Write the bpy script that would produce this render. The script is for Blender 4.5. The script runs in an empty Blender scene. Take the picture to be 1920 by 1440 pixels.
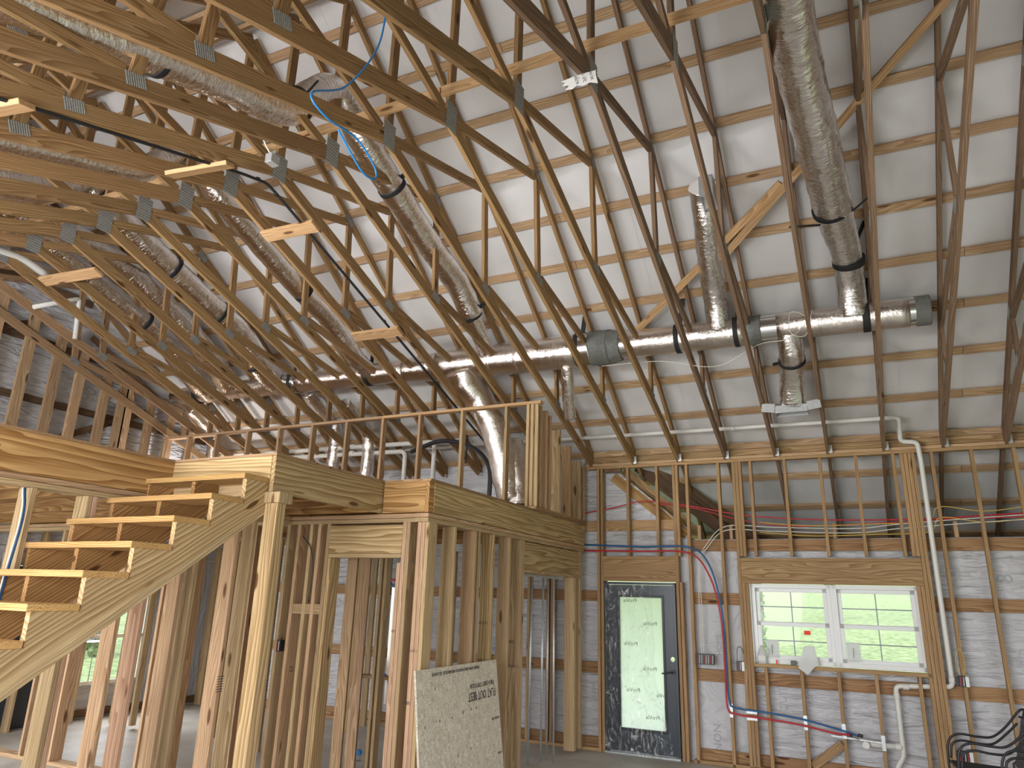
import bpy, bmesh, math, random
from mathutils import Vector, Matrix, noise
V = Vector
random.seed(7)
sc = bpy.context.scene
C = sc.collection

# ---------------------------------------------------------------- camera, world, sun, exposure
cam_d = bpy.data.cameras.new('camera'); cam = bpy.data.objects.new('camera', cam_d); C.objects.link(cam)
yaw, pitch, roll = [math.radians(a) for a in (25.97, 16.77, 1.64)]
cy, sy, cp, sp, cr, sr = math.cos(yaw), math.sin(yaw), math.cos(pitch), math.sin(pitch), math.cos(roll), math.sin(roll)
RM = Matrix(((cr, 0, sr), (0, 1, 0), (-sr, 0, cr))) @ Matrix(((1, 0, 0), (0, cp, sp), (0, -sp, cp))) @ Matrix(((cy, sy, 0), (-sy, cy, 0), (0, 0, 1)))
right, fwd, up = RM[0], RM[1], RM[2]
cam.matrix_world = Matrix(((right[0], up[0], -fwd[0], 0), (right[1], up[1], -fwd[1], 0), (right[2], up[2], -fwd[2], 1.81), (0, 0, 0, 1)))
cam_d.sensor_width = 36; cam_d.lens = 1330 / 1920 * 36; cam_d.clip_start = .05; cam_d.clip_end = 400
sc.camera = cam
w = bpy.data.worlds.new('sky'); sc.world = w; w.use_nodes = True
bg = w.node_tree.nodes['Background']
bg.inputs[0].default_value = (.93, .96, 1, 1); bg.inputs[1].default_value = 2.2
sun_d = bpy.data.lights.new('sun', 'SUN'); sun = bpy.data.objects.new('sun', sun_d); C.objects.link(sun)
sun_d.energy = 1.1; sun_d.angle = .05; sun_d.color = (1, .95, .86)
sun.rotation_euler = (math.radians(24), math.radians(-20), 0)
sc.view_settings.view_transform = 'Standard'; sc.view_settings.look = 'None'
sc.view_settings.gamma = 1; sc.view_settings.use_curve_mapping = False
def fill_light(name, loc, aim, sx_, sy_, power, colour=(.95, .97, 1)):
    d = bpy.data.lights.new(name, 'AREA'); d.shape = 'RECTANGLE'; d.size = sx_; d.size_y = sy_; d.energy = power; d.color = colour
    o = bpy.data.objects.new(name, d); C.objects.link(o); o.location = loc
    o.rotation_euler = (V(aim) - V(loc)).to_track_quat('-Z', 'Y').to_euler(); return o
# added area lamps brightening the left roof, gable and rooms under the loft
fill_light('fill_front_left', (-7.2, -1.0, 2.9), (-8.2, 4.6, 5.6), 4.6, 1.0, 620)
fill_light('fill_front_middle', (-3.6, -1.15, 1.9), (-4.6, 4.5, 4.6), 4.4, 2.2, 250)
fill_light('fill_gable_rear', (-10.0, 7.5, 1.2), (-6, 7.0, .6), 1.0, 1.2, 32)  # added lamp just inside the gable window
fill_light('fill_gable_front', (-10.0, 2.6, 1.3), (-6, 4.4, .8), 4.0, 1.8, 35)
sc.view_settings.exposure = 0.5

# ---------------------------------------------------------------- materials
def nmat(name):
    m = bpy.data.materials.new(name); m.use_nodes = True
    n = m.node_tree.nodes; return m, n, m.node_tree.links, n['Principled BSDF']
def col(c): return (*c, 1)
def wood(name, light, dark, knots=True, ring=26, rough=.75, var=.16):
    m, n, l, b = nmat(name)
    tc = n.new('ShaderNodeTexCoord'); oi = n.new('ShaderNodeObjectInfo')
    mul = n.new('ShaderNodeVectorMath'); mul.operation = 'SCALE'; mul.inputs[0].default_value = (37.0, .23, .31)
    l.new(oi.outputs['Random'], mul.inputs['Scale'])
    add = n.new('ShaderNodeVectorMath'); l.new(tc.outputs['Object'], add.inputs[0]); l.new(mul.outputs[0], add.inputs[1])
    sq = n.new('ShaderNodeVectorMath'); sq.operation = 'MULTIPLY'; sq.inputs[1].default_value = (.12, 1, 1); l.new(add.outputs[0], sq.inputs[0])
    off = n.new('ShaderNodeVectorMath'); off.inputs[1].default_value = (0, .05, .11); l.new(sq.outputs[0], off.inputs[0])
    n1 = n.new('ShaderNodeTexNoise'); n1.inputs['Scale'].default_value = 5; n1.inputs['Detail'].default_value = 2; l.new(off.outputs[0], n1.inputs['Vector'])
    wv = n.new('ShaderNodeTexWave'); wv.wave_type = 'RINGS'; wv.rings_direction = 'X'; wv.wave_profile = 'SAW'
    wv.inputs['Scale'].default_value = ring; wv.inputs['Distortion'].default_value = 9; wv.inputs['Detail'].default_value = 1.5
    wv.inputs['Detail Scale'].default_value = .25; wv.inputs['Detail Roughness'].default_value = .4
    w1_ = n.new('ShaderNodeVectorMath'); w1_.operation = 'SUBTRACT'; w1_.inputs[1].default_value = (.5, .5, .5); l.new(n1.outputs['Color'], w1_.inputs[0])
    w2_ = n.new('ShaderNodeVectorMath'); w2_.operation = 'MULTIPLY_ADD'; w2_.inputs[1].default_value = (0, .16, .16); l.new(w1_.outputs[0], w2_.inputs[0]); l.new(off.outputs[0], w2_.inputs[2])
    l.new(w2_.outputs[0], wv.inputs['Vector'])
    fb = n.new('ShaderNodeTexNoise'); fb.inputs['Scale'].default_value = 90; fb.inputs['Detail'].default_value = 3
    sq2 = n.new('ShaderNodeVectorMath'); sq2.operation = 'MULTIPLY'; sq2.inputs[1].default_value = (.035, 1, 1); l.new(add.outputs[0], sq2.inputs[0]); l.new(sq2.outputs[0], fb.inputs['Vector'])
    r = n.new('ShaderNodeValToRGB'); r.color_ramp.elements[0].position = .12; r.color_ramp.elements[0].color = col(light)
    r.color_ramp.elements[1].position = .95; r.color_ramp.elements[1].color = col(dark); l.new(wv.outputs['Fac'], r.inputs[0])
    mx = n.new('ShaderNodeMix'); mx.data_type = 'RGBA'; mx.blend_type = 'MULTIPLY'; mx.inputs['Factor'].default_value = .55
    fr = n.new('ShaderNodeValToRGB'); fr.color_ramp.elements[0].position = .3; fr.color_ramp.elements[0].color = (.55, .5, .45, 1); fr.color_ramp.elements[1].position = .62; fr.color_ramp.elements[1].color = (1, 1, 1, 1)
    l.new(fb.outputs['Fac'], fr.inputs[0]); l.new(r.outputs[0], mx.inputs['A']); l.new(fr.outputs[0], mx.inputs['B'])
    out = mx.outputs['Result']
    # blotches and board to board variation
    mr = n.new('ShaderNodeMapRange'); mr.inputs['To Min'].default_value = 1 - var; mr.inputs['To Max'].default_value = 1 + var * .5; l.new(oi.outputs['Random'], mr.inputs['Value'])
    m2 = n.new('ShaderNodeMath'); m2.operation = 'MULTIPLY_ADD'; m2.inputs[1].default_value = .5; m2.inputs[2].default_value = .75; l.new(n1.outputs['Fac'], m2.inputs[0])
    m3 = n.new('ShaderNodeMath'); m3.operation = 'MULTIPLY'; l.new(mr.outputs[0], m3.inputs[0]); l.new(m2.outputs[0], m3.inputs[1])
    hs = n.new('ShaderNodeHueSaturation'); l.new(out, hs.inputs['Color']); l.new(m3.outputs[0], hs.inputs['Value'])
    mh = n.new('ShaderNodeMapRange'); mh.inputs['To Min'].default_value = .496; mh.inputs['To Max'].default_value = .502
    sn = n.new('ShaderNodeMath'); sn.operation = 'FRACT'; ml = n.new('ShaderNodeMath'); ml.operation = 'MULTIPLY'; ml.inputs[1].default_value = 7.3
    l.new(oi.outputs['Random'], ml.inputs[0]); l.new(ml.outputs[0], sn.inputs[0]); l.new(sn.outputs[0], mh.inputs['Value']); l.new(mh.outputs[0], hs.inputs['Hue'])
    out = hs.outputs[0]
    if knots:
        kk = n.new('ShaderNodeVectorMath'); kk.operation = 'MULTIPLY'; kk.inputs[1].default_value = (1.7, 6.5, 6.5); l.new(add.outputs[0], kk.inputs[0])
        vo = n.new('ShaderNodeTexVoronoi'); vo.inputs['Scale'].default_value = 1.0; l.new(kk.outputs[0], vo.inputs['Vector'])
        kr = n.new('ShaderNodeValToRGB'); kr.color_ramp.elements[0].position = .085; kr.color_ramp.elements[0].color = (1, 1, 1, 1)
        kr.color_ramp.elements[1].position = .14; kr.color_ramp.elements[1].color = (0, 0, 0, 1); l.new(vo.outputs['Distance'], kr.inputs[0])
        km = n.new('ShaderNodeMix'); km.data_type = 'RGBA'; l.new(kr.outputs[0], km.inputs['Factor']); l.new(out, km.inputs['A']); km.inputs['B'].default_value = (dark[0] * .35, dark[1] * .28, dark[2] * .25, 1)
        out = km.outputs['Result']
    l.new(out, b.inputs['Base Color']); b.inputs['Roughness'].default_value = rough; b.inputs['Specular IOR Level'].default_value = .25
    bp = n.new('ShaderNodeBump'); bp.inputs['Strength'].default_value = .25; bp.inputs['Distance'].default_value = .003; l.new(fb.outputs['Fac'], bp.inputs['Height']); l.new(bp.outputs[0], b.inputs['Normal'])
    return m
def plain(name, c, rough=.6, metal=0, bump=0, bscale=40, noisec=0, spec=.5):
    m, n, l, b = nmat(name)
    b.inputs['Base Color'].default_value = col(c); b.inputs['Roughness'].default_value = rough; b.inputs['Metallic'].default_value = metal; b.inputs['Specular IOR Level'].default_value = spec
    if bump or noisec:
        tc = n.new('ShaderNodeTexCoord'); nz = n.new('ShaderNodeTexNoise'); nz.inputs['Scale'].default_value = bscale; nz.inputs['Detail'].default_value = 4
        l.new(tc.outputs['Object'], nz.inputs['Vector'])
        if bump:
            bp = n.new('ShaderNodeBump'); bp.inputs['Strength'].default_value = bump; bp.inputs['Distance'].default_value = .01; l.new(nz.outputs['Fac'], bp.inputs['Height']); l.new(bp.outputs[0], b.inputs['Normal'])
        if noisec:
            r = n.new('ShaderNodeValToRGB'); r.color_ramp.elements[0].position = .3; r.color_ramp.elements[0].color = col([x * (1 - noisec) for x in c]); r.color_ramp.elements[1].position = .7; r.color_ramp.elements[1].color = col([min(1, x * (1 + noisec * .5)) for x in c])
            l.new(nz.outputs['Fac'], r.inputs[0]); l.new(r.outputs[0], b.inputs['Base Color'])
    return m
M = {}
M['truss'] = wood('truss lumber', (.44, .285, .135), (.26, .145, .058))
M['truss_old'] = wood('weathered truss lumber', (.31, .205, .13), (.17, .105, .062))
M['purlin'] = wood('purlin lumber', (.64, .45, .27), (.44, .275, .14))
M['stud'] = wood('stud lumber', (.64, .445, .275), (.42, .255, .13))
M['stud_y'] = wood('yellow stud lumber', (.60, .45, .26), (.40, .265, .13))
M['stud_b'] = wood('back wall lumber', (.54, .36, .19), (.34, .20, .09))
M['pink'] = wood('pinkish stud lumber', (.68, .46, .31), (.46, .275, .165))
M['beam'] = wood('golden beam lumber', (.62, .385, .16), (.33, .16, .05), ring=13)
M['rim'] = wood('treated rim lumber', (.60, .445, .24), (.33, .205, .08), ring=13)
M['tread'] = wood('tread lumber', (.66, .43, .18), (.42, .215, .065), ring=30, knots=False)
M['inner'] = wood('stringer side lumber', (.47, .28, .11), (.25, .12, .04), ring=20)
M['gable'] = wood('gable lumber', (.40, .265, .15), (.27, .16, .08))
M['girt'] = wood('girt lumber', (.50, .31, .165), (.31, .165, .075))
M['gable_l'] = wood('gable stud lumber', (.50, .35, .21), (.33, .21, .11))
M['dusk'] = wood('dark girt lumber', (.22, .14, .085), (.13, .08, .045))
M['brace'] = wood('fresh brace lumber', (.70, .47, .25), (.52, .31, .14), var=.1)
M['pvc'] = plain('white pipe plastic', (.72, .71, .66), .35)
M['strap'] = plain('black webbing', (.015, .015, .016), .7)
M['black'] = plain('black metal', (.02, .022, .025), .4)
M['galv'] = plain('galvanized steel', (.62, .64, .65), .35, .6, .15, 60, .2)
M['plate'] = plain('truss plate steel', (.33, .33, .31), .5, .35, .2, 60, .25)
M['mastic'] = plain('grey duct mastic', (.17, .175, .16), .6, 0, .8, 30, .2)
M['steel'] = plain('bright sheet steel', (.75, .77, .78), .18, 1)
M['red'] = plain('red tubing', (.50, .02, .03), .4)
M['blue'] = plain('blue tubing', (.01, .11, .30), .4)
M['bluec'] = plain('bright blue cable', (.02, .22, .55), .4)
M['cable'] = plain('white cable', (.7, .68, .6), .5)
M['ycable'] = plain('yellow cable', (.6, .42, .08), .5)
M['vinyl'] = plain('white window vinyl', (.82, .83, .82), .35)
M['grille'] = plain('grey window grille', (.30, .33, .36), .5)
M['slate'] = plain('slate grey door paint', (.045, .055, .07), .35)
M['ink'] = plain('dark print', (.05, .045, .045), .8)
M['faint'] = plain('faint grey print', (.42, .43, .45), .8)
M['paper'] = plain('white paper', (.78, .77, .74), .8, 0, .3, 20)
M['redlabel'] = plain('red label', (.9, .05, .02), .6)
M['outlet'] = plain('white plastic plate', (.8, .8, .78), .4)
M['insul'] = plain('white roof insulation', (.70, .69, .68), .42, 0, .5, 2.2, .05)
M['wrapb'] = plain('cloth', (.5, .5, .5))
M['grass'] = plain('grass', (.235, .30, .14), .9, 0, .6, 6, .5)
M['bark'] = plain('tree bark', (.22, .20, .15), .9, 0, .8, 9, .4)
M['leaf'] = plain('leaves', (.22, .32, .13), .8, 0, 0, 2, .4)
M['dark'] = plain('dark porch boards', (.10, .085, .07), .85)
def wrap_material():
    m, n, l, b = nmat('housewrap')
    b.inputs['Base Color'].default_value = (.62, .62, .645, 1); b.inputs['Roughness'].default_value = .5
    tc = n.new('ShaderNodeTexCoord'); mp = n.new('ShaderNodeMapping'); mp.inputs['Rotation'].default_value = (.5, .6, .6); mp.inputs['Scale'].default_value = (1, 1, 5)
    nz = n.new('ShaderNodeTexNoise'); nz.inputs['Scale'].default_value = 3.2; nz.inputs['Detail'].default_value = 3; nz.inputs['Distortion'].default_value = .8
    l.new(tc.outputs['Object'], mp.inputs[0]); l.new(mp.outputs[0], nz.inputs['Vector'])
    bp = n.new('ShaderNodeBump'); bp.inputs['Strength'].default_value = 1; bp.inputs['Distance'].default_value = .075; l.new(nz.outputs['Fac'], bp.inputs['Height']); l.new(bp.outputs[0], b.inputs['Normal'])
    return m
M['wrap'] = wrap_material()
def foil(name, base, rough, sc_=38, st=.55):
    m, n, l, b = nmat(name)
    b.inputs['Base Color'].default_value = col(base); b.inputs['Metallic'].default_value = 1; b.inputs['Roughness'].default_value = rough
    tc = n.new('ShaderNodeTexCoord')
    oi = n.new('ShaderNodeObjectInfo'); mp = n.new('ShaderNodeMapping'); mp.inputs['Scale'].default_value = (.45, 1, 1); l.new(tc.outputs['UV'], mp.inputs[0])
    cb = n.new('ShaderNodeVectorMath'); l.new(mp.outputs[0], cb.inputs[0]); l.new(oi.outputs['Location'], cb.inputs[1])
    nz = n.new('ShaderNodeTexNoise'); nz.inputs['Scale'].default_value = sc_; nz.inputs['Detail'].default_value = 4; nz.inputs['Roughness'].default_value = .65; nz.inputs['Distortion'].default_value = .8; l.new(cb.outputs[0], nz.inputs['Vector'])
    n2 = n.new('ShaderNodeTexNoise'); n2.inputs['Scale'].default_value = 11; n2.inputs['Detail'].default_value = 2; n2.inputs['Distortion'].default_value = 1; l.new(cb.outputs[0], n2.inputs['Vector'])
    ad = n.new('ShaderNodeMath'); ad.operation = 'MULTIPLY_ADD'; ad.inputs[1].default_value = 1.6; l.new(n2.outputs['Fac'], ad.inputs[0]); l.new(nz.outputs['Fac'], ad.inputs[2])
    bp = n.new('ShaderNodeBump'); bp.inputs['Strength'].default_value = st; bp.inputs['Distance'].default_value = .014; l.new(ad.outputs[0], bp.inputs['Height']); l.new(bp.outputs[0], b.inputs['Normal'])
    return m
M['foil'] = foil('crinkled foil duct wrap', (.93, .91, .89), .11, 40, .55)
M['foil2'] = foil('duller foil duct wrap', (.86, .81, .77), .17, 90, .4)
def glass_material(name, tint, gl, rough=.03):
    m, n, l, b = nmat(name); n.remove(b)
    t = n.new('ShaderNodeBsdfTransparent'); t.inputs[0].default_value = col(tint); g = n.new('ShaderNodeBsdfGlossy'); g.inputs['Roughness'].default_value = rough
    mx = n.new('ShaderNodeMixShader'); mx.inputs[0].default_value = gl; l.new(t.outputs[0], mx.inputs[1]); l.new(g.outputs[0], mx.inputs[2]); l.new(mx.outputs[0], n['Material Output'].inputs[0])
    if rough > .05:
        tc = n.new('ShaderNodeTexCoord'); nz = n.new('ShaderNodeTexNoise'); nz.inputs['Scale'].default_value = 5; nz.inputs['Distortion'].default_value = 2.5; nz.inputs['Detail'].default_value = 4
        mp = n.new('ShaderNodeMapping'); mp.inputs['Scale'].default_value = (2, 2, 1.1); l.new(tc.outputs['Object'], mp.inputs[0]); l.new(mp.outputs[0], nz.inputs['Vector'])
        bp = n.new('ShaderNodeBump'); bp.inputs['Strength'].default_value = 1; bp.inputs['Distance'].default_value = .05; l.new(nz.outputs['Fac'], bp.inputs['Height']); l.new(bp.outputs[0], g.inputs['Normal'])
        r = n.new('ShaderNodeValToRGB'); r.color_ramp.elements[0].position = .5; r.color_ramp.elements[0].color = (gl * .3,) * 3 + (1,); r.color_ramp.elements[1].position = .68; r.color_ramp.elements[1].color = (min(1, gl * 3.2),) * 3 + (1,)
        l.new(nz.outputs['Fac'], r.inputs[0]); l.new(r.outputs[0], mx.inputs[0])
    return m
M['glass'] = glass_material('window glass', (.96, .99, .97), .008)
M['plastic'] = glass_material('clear plastic sheeting', (.93, .95, .95), .12, .2)
def film_material():
    m, n, l, b = nmat('protective film on glass'); n.remove(b)
    t = n.new('ShaderNodeBsdfTransparent'); t.inputs[0].default_value = (.97, 1, .97, 1); g = n.new('ShaderNodeBsdfTranslucent'); g.inputs[0].default_value = (.95, 1, .97, 1)
    mx = n.new('ShaderNodeMixShader'); mx.inputs[0].default_value = .5; l.new(t.outputs[0], mx.inputs[1]); l.new(g.outputs[0], mx.inputs[2]); l.new(mx.outputs[0], n['Material Output'].inputs[0])
    return m
M['film'] = film_material()
def milky():
    m, n, l, b = nmat('milky plastic'); n.remove(b)
    t = n.new('ShaderNodeBsdfDiffuse'); t.inputs[0].default_value = (.88, .89, .88, 1); g = n.new('ShaderNodeBsdfTranslucent'); g.inputs[0].default_value = (.88, .9, .88, 1)
    mx = n.new('ShaderNodeMixShader'); mx.inputs[0].default_value = .4; l.new(t.outputs[0], mx.inputs[1]); l.new(g.outputs[0], mx.inputs[2]); l.new(mx.outputs[0], n['Material Output'].inputs[0])
    return m
M['milky'] = milky()
def osb_material():
    m, n, l, b = nmat('oriented strand board')
    tc = n.new('ShaderNodeTexCoord')
    vo = n.new('ShaderNodeTexVoronoi'); vo.inputs['Scale'].default_value = 60; vo.inputs['Randomness'].default_value = 1
    nz = n.new('ShaderNodeTexNoise'); nz.inputs['Scale'].default_value = 16; nz.inputs['Detail'].default_value = 5; nz.inputs['Distortion'].default_value = 3
    ad = n.new('ShaderNodeMix'); ad.data_type = 'VECTOR'; ad.inputs['Factor'].default_value = .12
    l.new(tc.outputs['Object'], nz.inputs['Vector']); l.new(tc.outputs['Object'], ad.inputs[4]); l.new(nz.outputs['Color'], ad.inputs[5]); l.new(ad.outputs[1], vo.inputs['Vector'])
    r = n.new('ShaderNodeValToRGB'); e = r.color_ramp.elements; e[0].position = .15; e[0].color = (.44, .37, .26, 1); e[1].position = .9; e[1].color = (.78, .72, .60, 1)
    x = e.new(.5); x.color = (.63, .56, .44, 1)
    l.new(vo.outputs['Color'], r.inputs[0]); l.new(r.outputs[0], b.inputs['Base Color']); b.inputs['Roughness'].default_value = .8
    return m
M['osb'] = osb_material()
def concrete():
    m, n, l, b = nmat('concrete slab')
    tc = n.new('ShaderNodeTexCoord'); nz = n.new('ShaderNodeTexNoise'); nz.inputs['Scale'].default_value = 1.6; nz.inputs['Detail'].default_value = 8; nz.inputs['Roughness'].default_value = .65; l.new(tc.outputs['Object'], nz.inputs['Vector'])
    r = n.new('ShaderNodeValToRGB'); r.color_ramp.elements[0].position = .3; r.color_ramp.elements[0].color = (.42, .38, .32, 1); r.color_ramp.elements[1].position = .7; r.color_ramp.elements[1].color = (.62, .60, .56, 1)
    l.new(nz.outputs['Fac'], r.inputs[0]); l.new(r.outputs[0], b.inputs['Base Color']); b.inputs['Roughness'].default_value = .55
    return m
M['concrete'] = concrete()

# ---------------------------------------------------------------- builders
def empty(name, loc, label=None, cat=None, group=None, kind=None):
    o = bpy.data.objects.new(name, None); C.objects.link(o); o.location = loc; o.empty_display_size = .1
    return tag(o, label, cat, group, kind)
def tag(o, label=None, cat=None, group=None, kind=None):
    if label: o['label'] = label
    if cat: o['category'] = cat
    if group: o['group'] = group
    if kind: o['kind'] = kind
    return o
def root_loc(o):
    p = V((0, 0, 0))
    while o: p += o.location; o = o.parent
    return p
def link(name, me, mat, parent=None, label=None):
    o = bpy.data.objects.new(name, me); C.objects.link(o)
    if mat is not None and not me.materials: me.materials.append(mat)
    if parent: o.parent = parent
    if label: o['label'] = label
    return o
def place(o, Mx, parent=None):
    """world matrix Mx for o; parents are unrotated"""
    if parent: Mx = Matrix.Translation(-root_loc_full(parent)) @ Mx
    o.matrix_basis = Mx
def root_loc_full(o):
    m = o.matrix_basis.copy(); p = o.parent
    while p: m = p.matrix_basis @ m; p = p.parent
    return m.translation
_cache = {}
def box_mesh(L, W, T, mat, bev=.0025):
    key = (round(L, 3), round(W, 4), round(T, 4), mat.name, bev)
    if key in _cache: return _cache[key]
    me = bpy.data.meshes.new('board'); bm = bmesh.new()
    bmesh.ops.create_cube(bm, size=1); bmesh.ops.scale(bm, vec=(L, W, T), verts=bm.verts)
    if bev and min(L, W, T) > bev * 4: bmesh.ops.bevel(bm, geom=list(bm.edges), offset=bev, segments=1, affect='EDGES')
    bm.to_mesh(me); bm.free(); me.materials.append(mat); _cache[key] = me
    return me
def frame_mx(p, x, y, z):
    return Matrix(((x[0], y[0], z[0], p[0]), (x[1], y[1], z[1], p[1]), (x[2], y[2], z[2], p[2]), (0, 0, 0, 1)))
def board(name, p0, p1, W, T, mat, parent=None, wdir=(0, 0, 1), label=None, bev=.0025):
    """board from p0 to p1 (centre line), width W along wdir, thickness T"""
    p0, p1 = V(p0), V(p1); x = (p1 - p0); L = x.length; x.normalize()
    wv = V(wdir); wv = (wv - x * wv.dot(x)).normalized(); t = x.cross(wv)
    m = M[mat] if isinstance(mat, str) else mat
    o = bpy.data.objects.new(name, box_mesh(L, W, T, m, bev)); C.objects.link(o)
    if parent: o.parent = parent
    place(o, frame_mx((p0 + p1) / 2, x, wv, t), parent)
    if label: o['label'] = label
    return o
def block(name, lo, hi, mat, parent=None, label=None, bev=.0025):
    lo, hi = V(lo), V(hi); s = hi - lo
    ax = max(range(3), key=lambda i: s[i]); c = (lo + hi) / 2
    d = [V((1, 0, 0)), V((0, 1, 0)), V((0, 0, 1))]
    oth = [i for i in range(3) if i != ax]
    return board(name, c - d[ax] * s[ax] / 2, c + d[ax] * s[ax] / 2, s[oth[0]], s[oth[1]], mat, parent, d[oth[0]], label, bev)
def catmull(pts, n=8):
    P = [V(p) for p in pts]
    if len(P) < 3:
        return [P[0].lerp(P[-1], i / n) for i in range(n + 1)]
    P = [P[0] * 2 - P[1]] + P + [P[-1] * 2 - P[-2]]; out = []
    for i in range(1, len(P) - 2):
        a, b, c, d = P[i - 1:i + 3]
        for k in range(n):
            t = k / n; out.append(.5 * ((2 * b) + (c - a) * t + (2 * a - 5 * b + 4 * c - d) * t * t + (3 * b - a - 3 * c + d) * t ** 3))
    out.append(P[-2]); return out
def tube_mesh(path, rad, sides=12, wrinkle=0, wf=14, cap=True, seed=0, squash=1):
    """rad: float or function of 0..1"""
    bm = bmesh.new(); rings = []; n = len(path)
    L = [0]
    for i in range(1, n): L.append(L[-1] + (path[i] - path[i - 1]).length)
    tdir = (path[1] - path[0]).normalized(); u = tdir.orthogonal().normalized()
    for i, p in enumerate(path):
        t = (path[min(i + 1, n - 1)] - path[max(i - 1, 0)]).normalized()
        u = (u - t * u.dot(t)).normalized(); v = t.cross(u)
        r = rad(L[i] / L[-1]) if callable(rad) else rad; ring = []
        for k in range(sides):
            a = 2 * math.pi * k / sides; rr = r
            if wrinkle:
                rr *= 1 + wrinkle * noise.noise(V((math.cos(a) * 2.2, math.sin(a) * 2.2, L[i] * wf + seed)))
            ring.append(bm.verts.new(p + (u * math.cos(a) + v * math.sin(a) * squash) * rr))
        rings.append(ring)
    uv = bm.loops.layers.uv.new('UVMap')
    for i, (a, b) in enumerate(zip(rings, rings[1:])):
        for k in range(sides):
            f = bm.faces.new((a[k], a[(k + 1) % sides], b[(k + 1) % sides], b[k])); c_ = .9
            for lp, q in zip(f.loops, ((k, L[i]), (k + 1, L[i]), (k + 1, L[i + 1]), (k, L[i + 1]))): lp[uv].uv = (q[0] / sides * c_, q[1])
    if cap:
        bm.faces.new(list(reversed(rings[0]))); bm.faces.new(rings[-1])
    for f in bm.faces: f.smooth = len(f.verts) == 4
    me = bpy.data.meshes.new('tube'); bm.to_mesh(me); bm.free(); return me
def tube(name, pts, rad, mat, parent=None, sides=10, n=6, smooth=True, **kw):
    lab = kw.pop('label', None)
    path = catmull(pts, n) if smooth else [V(p) for p in pts]
    base = root_loc_full(parent) if parent else V((0, 0, 0))
    me = tube_mesh([p - base for p in path], rad, sides, **kw)
    return link(name, me, M[mat] if isinstance(mat, str) else mat, parent, lab)
def poly_prism(name, pts, nrm, T, mat, parent=None, label=None, grain=None):
    """flat polygon (world points) given thickness T along nrm"""
    base = root_loc_full(parent) if parent else V((0, 0, 0))
    nv = V(nrm).normalized() * T / 2; bm = bmesh.new()
    a = [bm.verts.new(V(p) - base - nv) for p in pts]; b = [bm.verts.new(V(p) - base + nv) for p in pts]
    bm.faces.new(a); bm.faces.new(list(reversed(b)))
    for i in range(len(pts)): bm.faces.new((a[i], b[i], b[(i + 1) % len(pts)], a[(i + 1) % len(pts)]))
    bmesh.ops.recalc_face_normals(bm, faces=bm.faces)
    me = bpy.data.meshes.new(name); bm.to_mesh(me); bm.free()
    o = link(name, me, M[mat], parent, label)
    if grain:
        x = V(grain).normalized(); z = V(nrm).normalized(); y = z.cross(x); c = V(pts[0]) - base
        mx = frame_mx(c, x, y, z); me.transform(mx.inverted()); o.matrix_basis = mx
    return o
def text(s, origin, xd, yd, size, mat, parent=None, name='lettering', ext=.0006, align='LEFT', squeeze=1):
    cu = bpy.data.curves.new('lettering', 'FONT'); cu.body = s; cu.size = size; cu.extrude = ext; cu.align_x = align; cu.resolution_u = 2
    tmp = bpy.data.objects.new(name, cu); C.objects.link(tmp)
    me = bpy.data.meshes.new_from_object(tmp.evaluated_get(bpy.context.evaluated_depsgraph_get()))
    bpy.data.objects.remove(tmp)
    me.materials.clear(); me.materials.append(M[mat])
    o = bpy.data.objects.new(name, me); C.objects.link(o)
    if parent: o.parent = parent
    x, y = V(xd).normalized() * squeeze, V(yd).normalized(); z = x.normalized().cross(y).normalized()
    place(o, frame_mx(origin, x, y, z), parent)
    return o
ORD = ['first', 'second', 'third', 'fourth', 'fifth', 'sixth', 'seventh', 'eighth', 'ninth', 'tenth', 'eleventh', 'twelfth', 'thirteenth', 'fourteenth', 'fifteenth', 'sixteenth', 'seventeenth', 'eighteenth', 'nineteenth', 'twentieth']

# ---------------------------------------------------------------- main dimensions
YA = 9.36      # inner face of the back wall studs
YR = 4.18      # ridge line
YF = 2 * YR - YA
XG = -10.05    # gable wall
XE = 3.5       # east end
def XK(k): return -0.235 + .61 * k
def zb(y): return 3.70 + .36 * (9.3 - y) if y > YR else 3.70 + .36 * (9.3 - (2 * YR - y))   # bottom chord centre
def zt(y): return 3.79 + .667 * (YA - y) if y > YR else 3.79 + .667 * (YA - (2 * YR - y))      # top chord centre

# ---------------------------------------------------------------- floor and ground outside
fl = block('floor', (XG - .2, YF - .3, -.15), (XE + .2, YA + .25, 0), 'concrete'); tag(fl, kind='structure')
def lawn_z(y): return -.18 + max(0, y - 12) * .085
bm = bmesh.new(); gv = {}
xs = [-60, -30, -14, -8, -4, 0, 4, 8, 14, 30, 60]; ys = [-50, -20, -8, -2, 4, 9, 10.5, 12, 16, 22, 30, 42, 60, 90]
for i, x in enumerate(xs):
    for j, y in enumerate(ys): gv[i, j] = bm.verts.new((x, y, lawn_z(y) + (0 if x > -14 else (-x - 14) * .05)))
for i in range(len(xs) - 1):
    for j in range(len(ys) - 1): bm.faces.new((gv[i, j], gv[i + 1, j], gv[i + 1, j + 1], gv[i, j + 1]))
me = bpy.data.meshes.new('ground'); bm.to_mesh(me); bm.free()
tag(link('ground', me, M['grass']), kind='structure')
apron = block('floor_apron', (XG, YF - 9, -.17), (XE + 6, YF - .3, -.03), 'concrete'); tag(apron, kind='structure')

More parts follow.
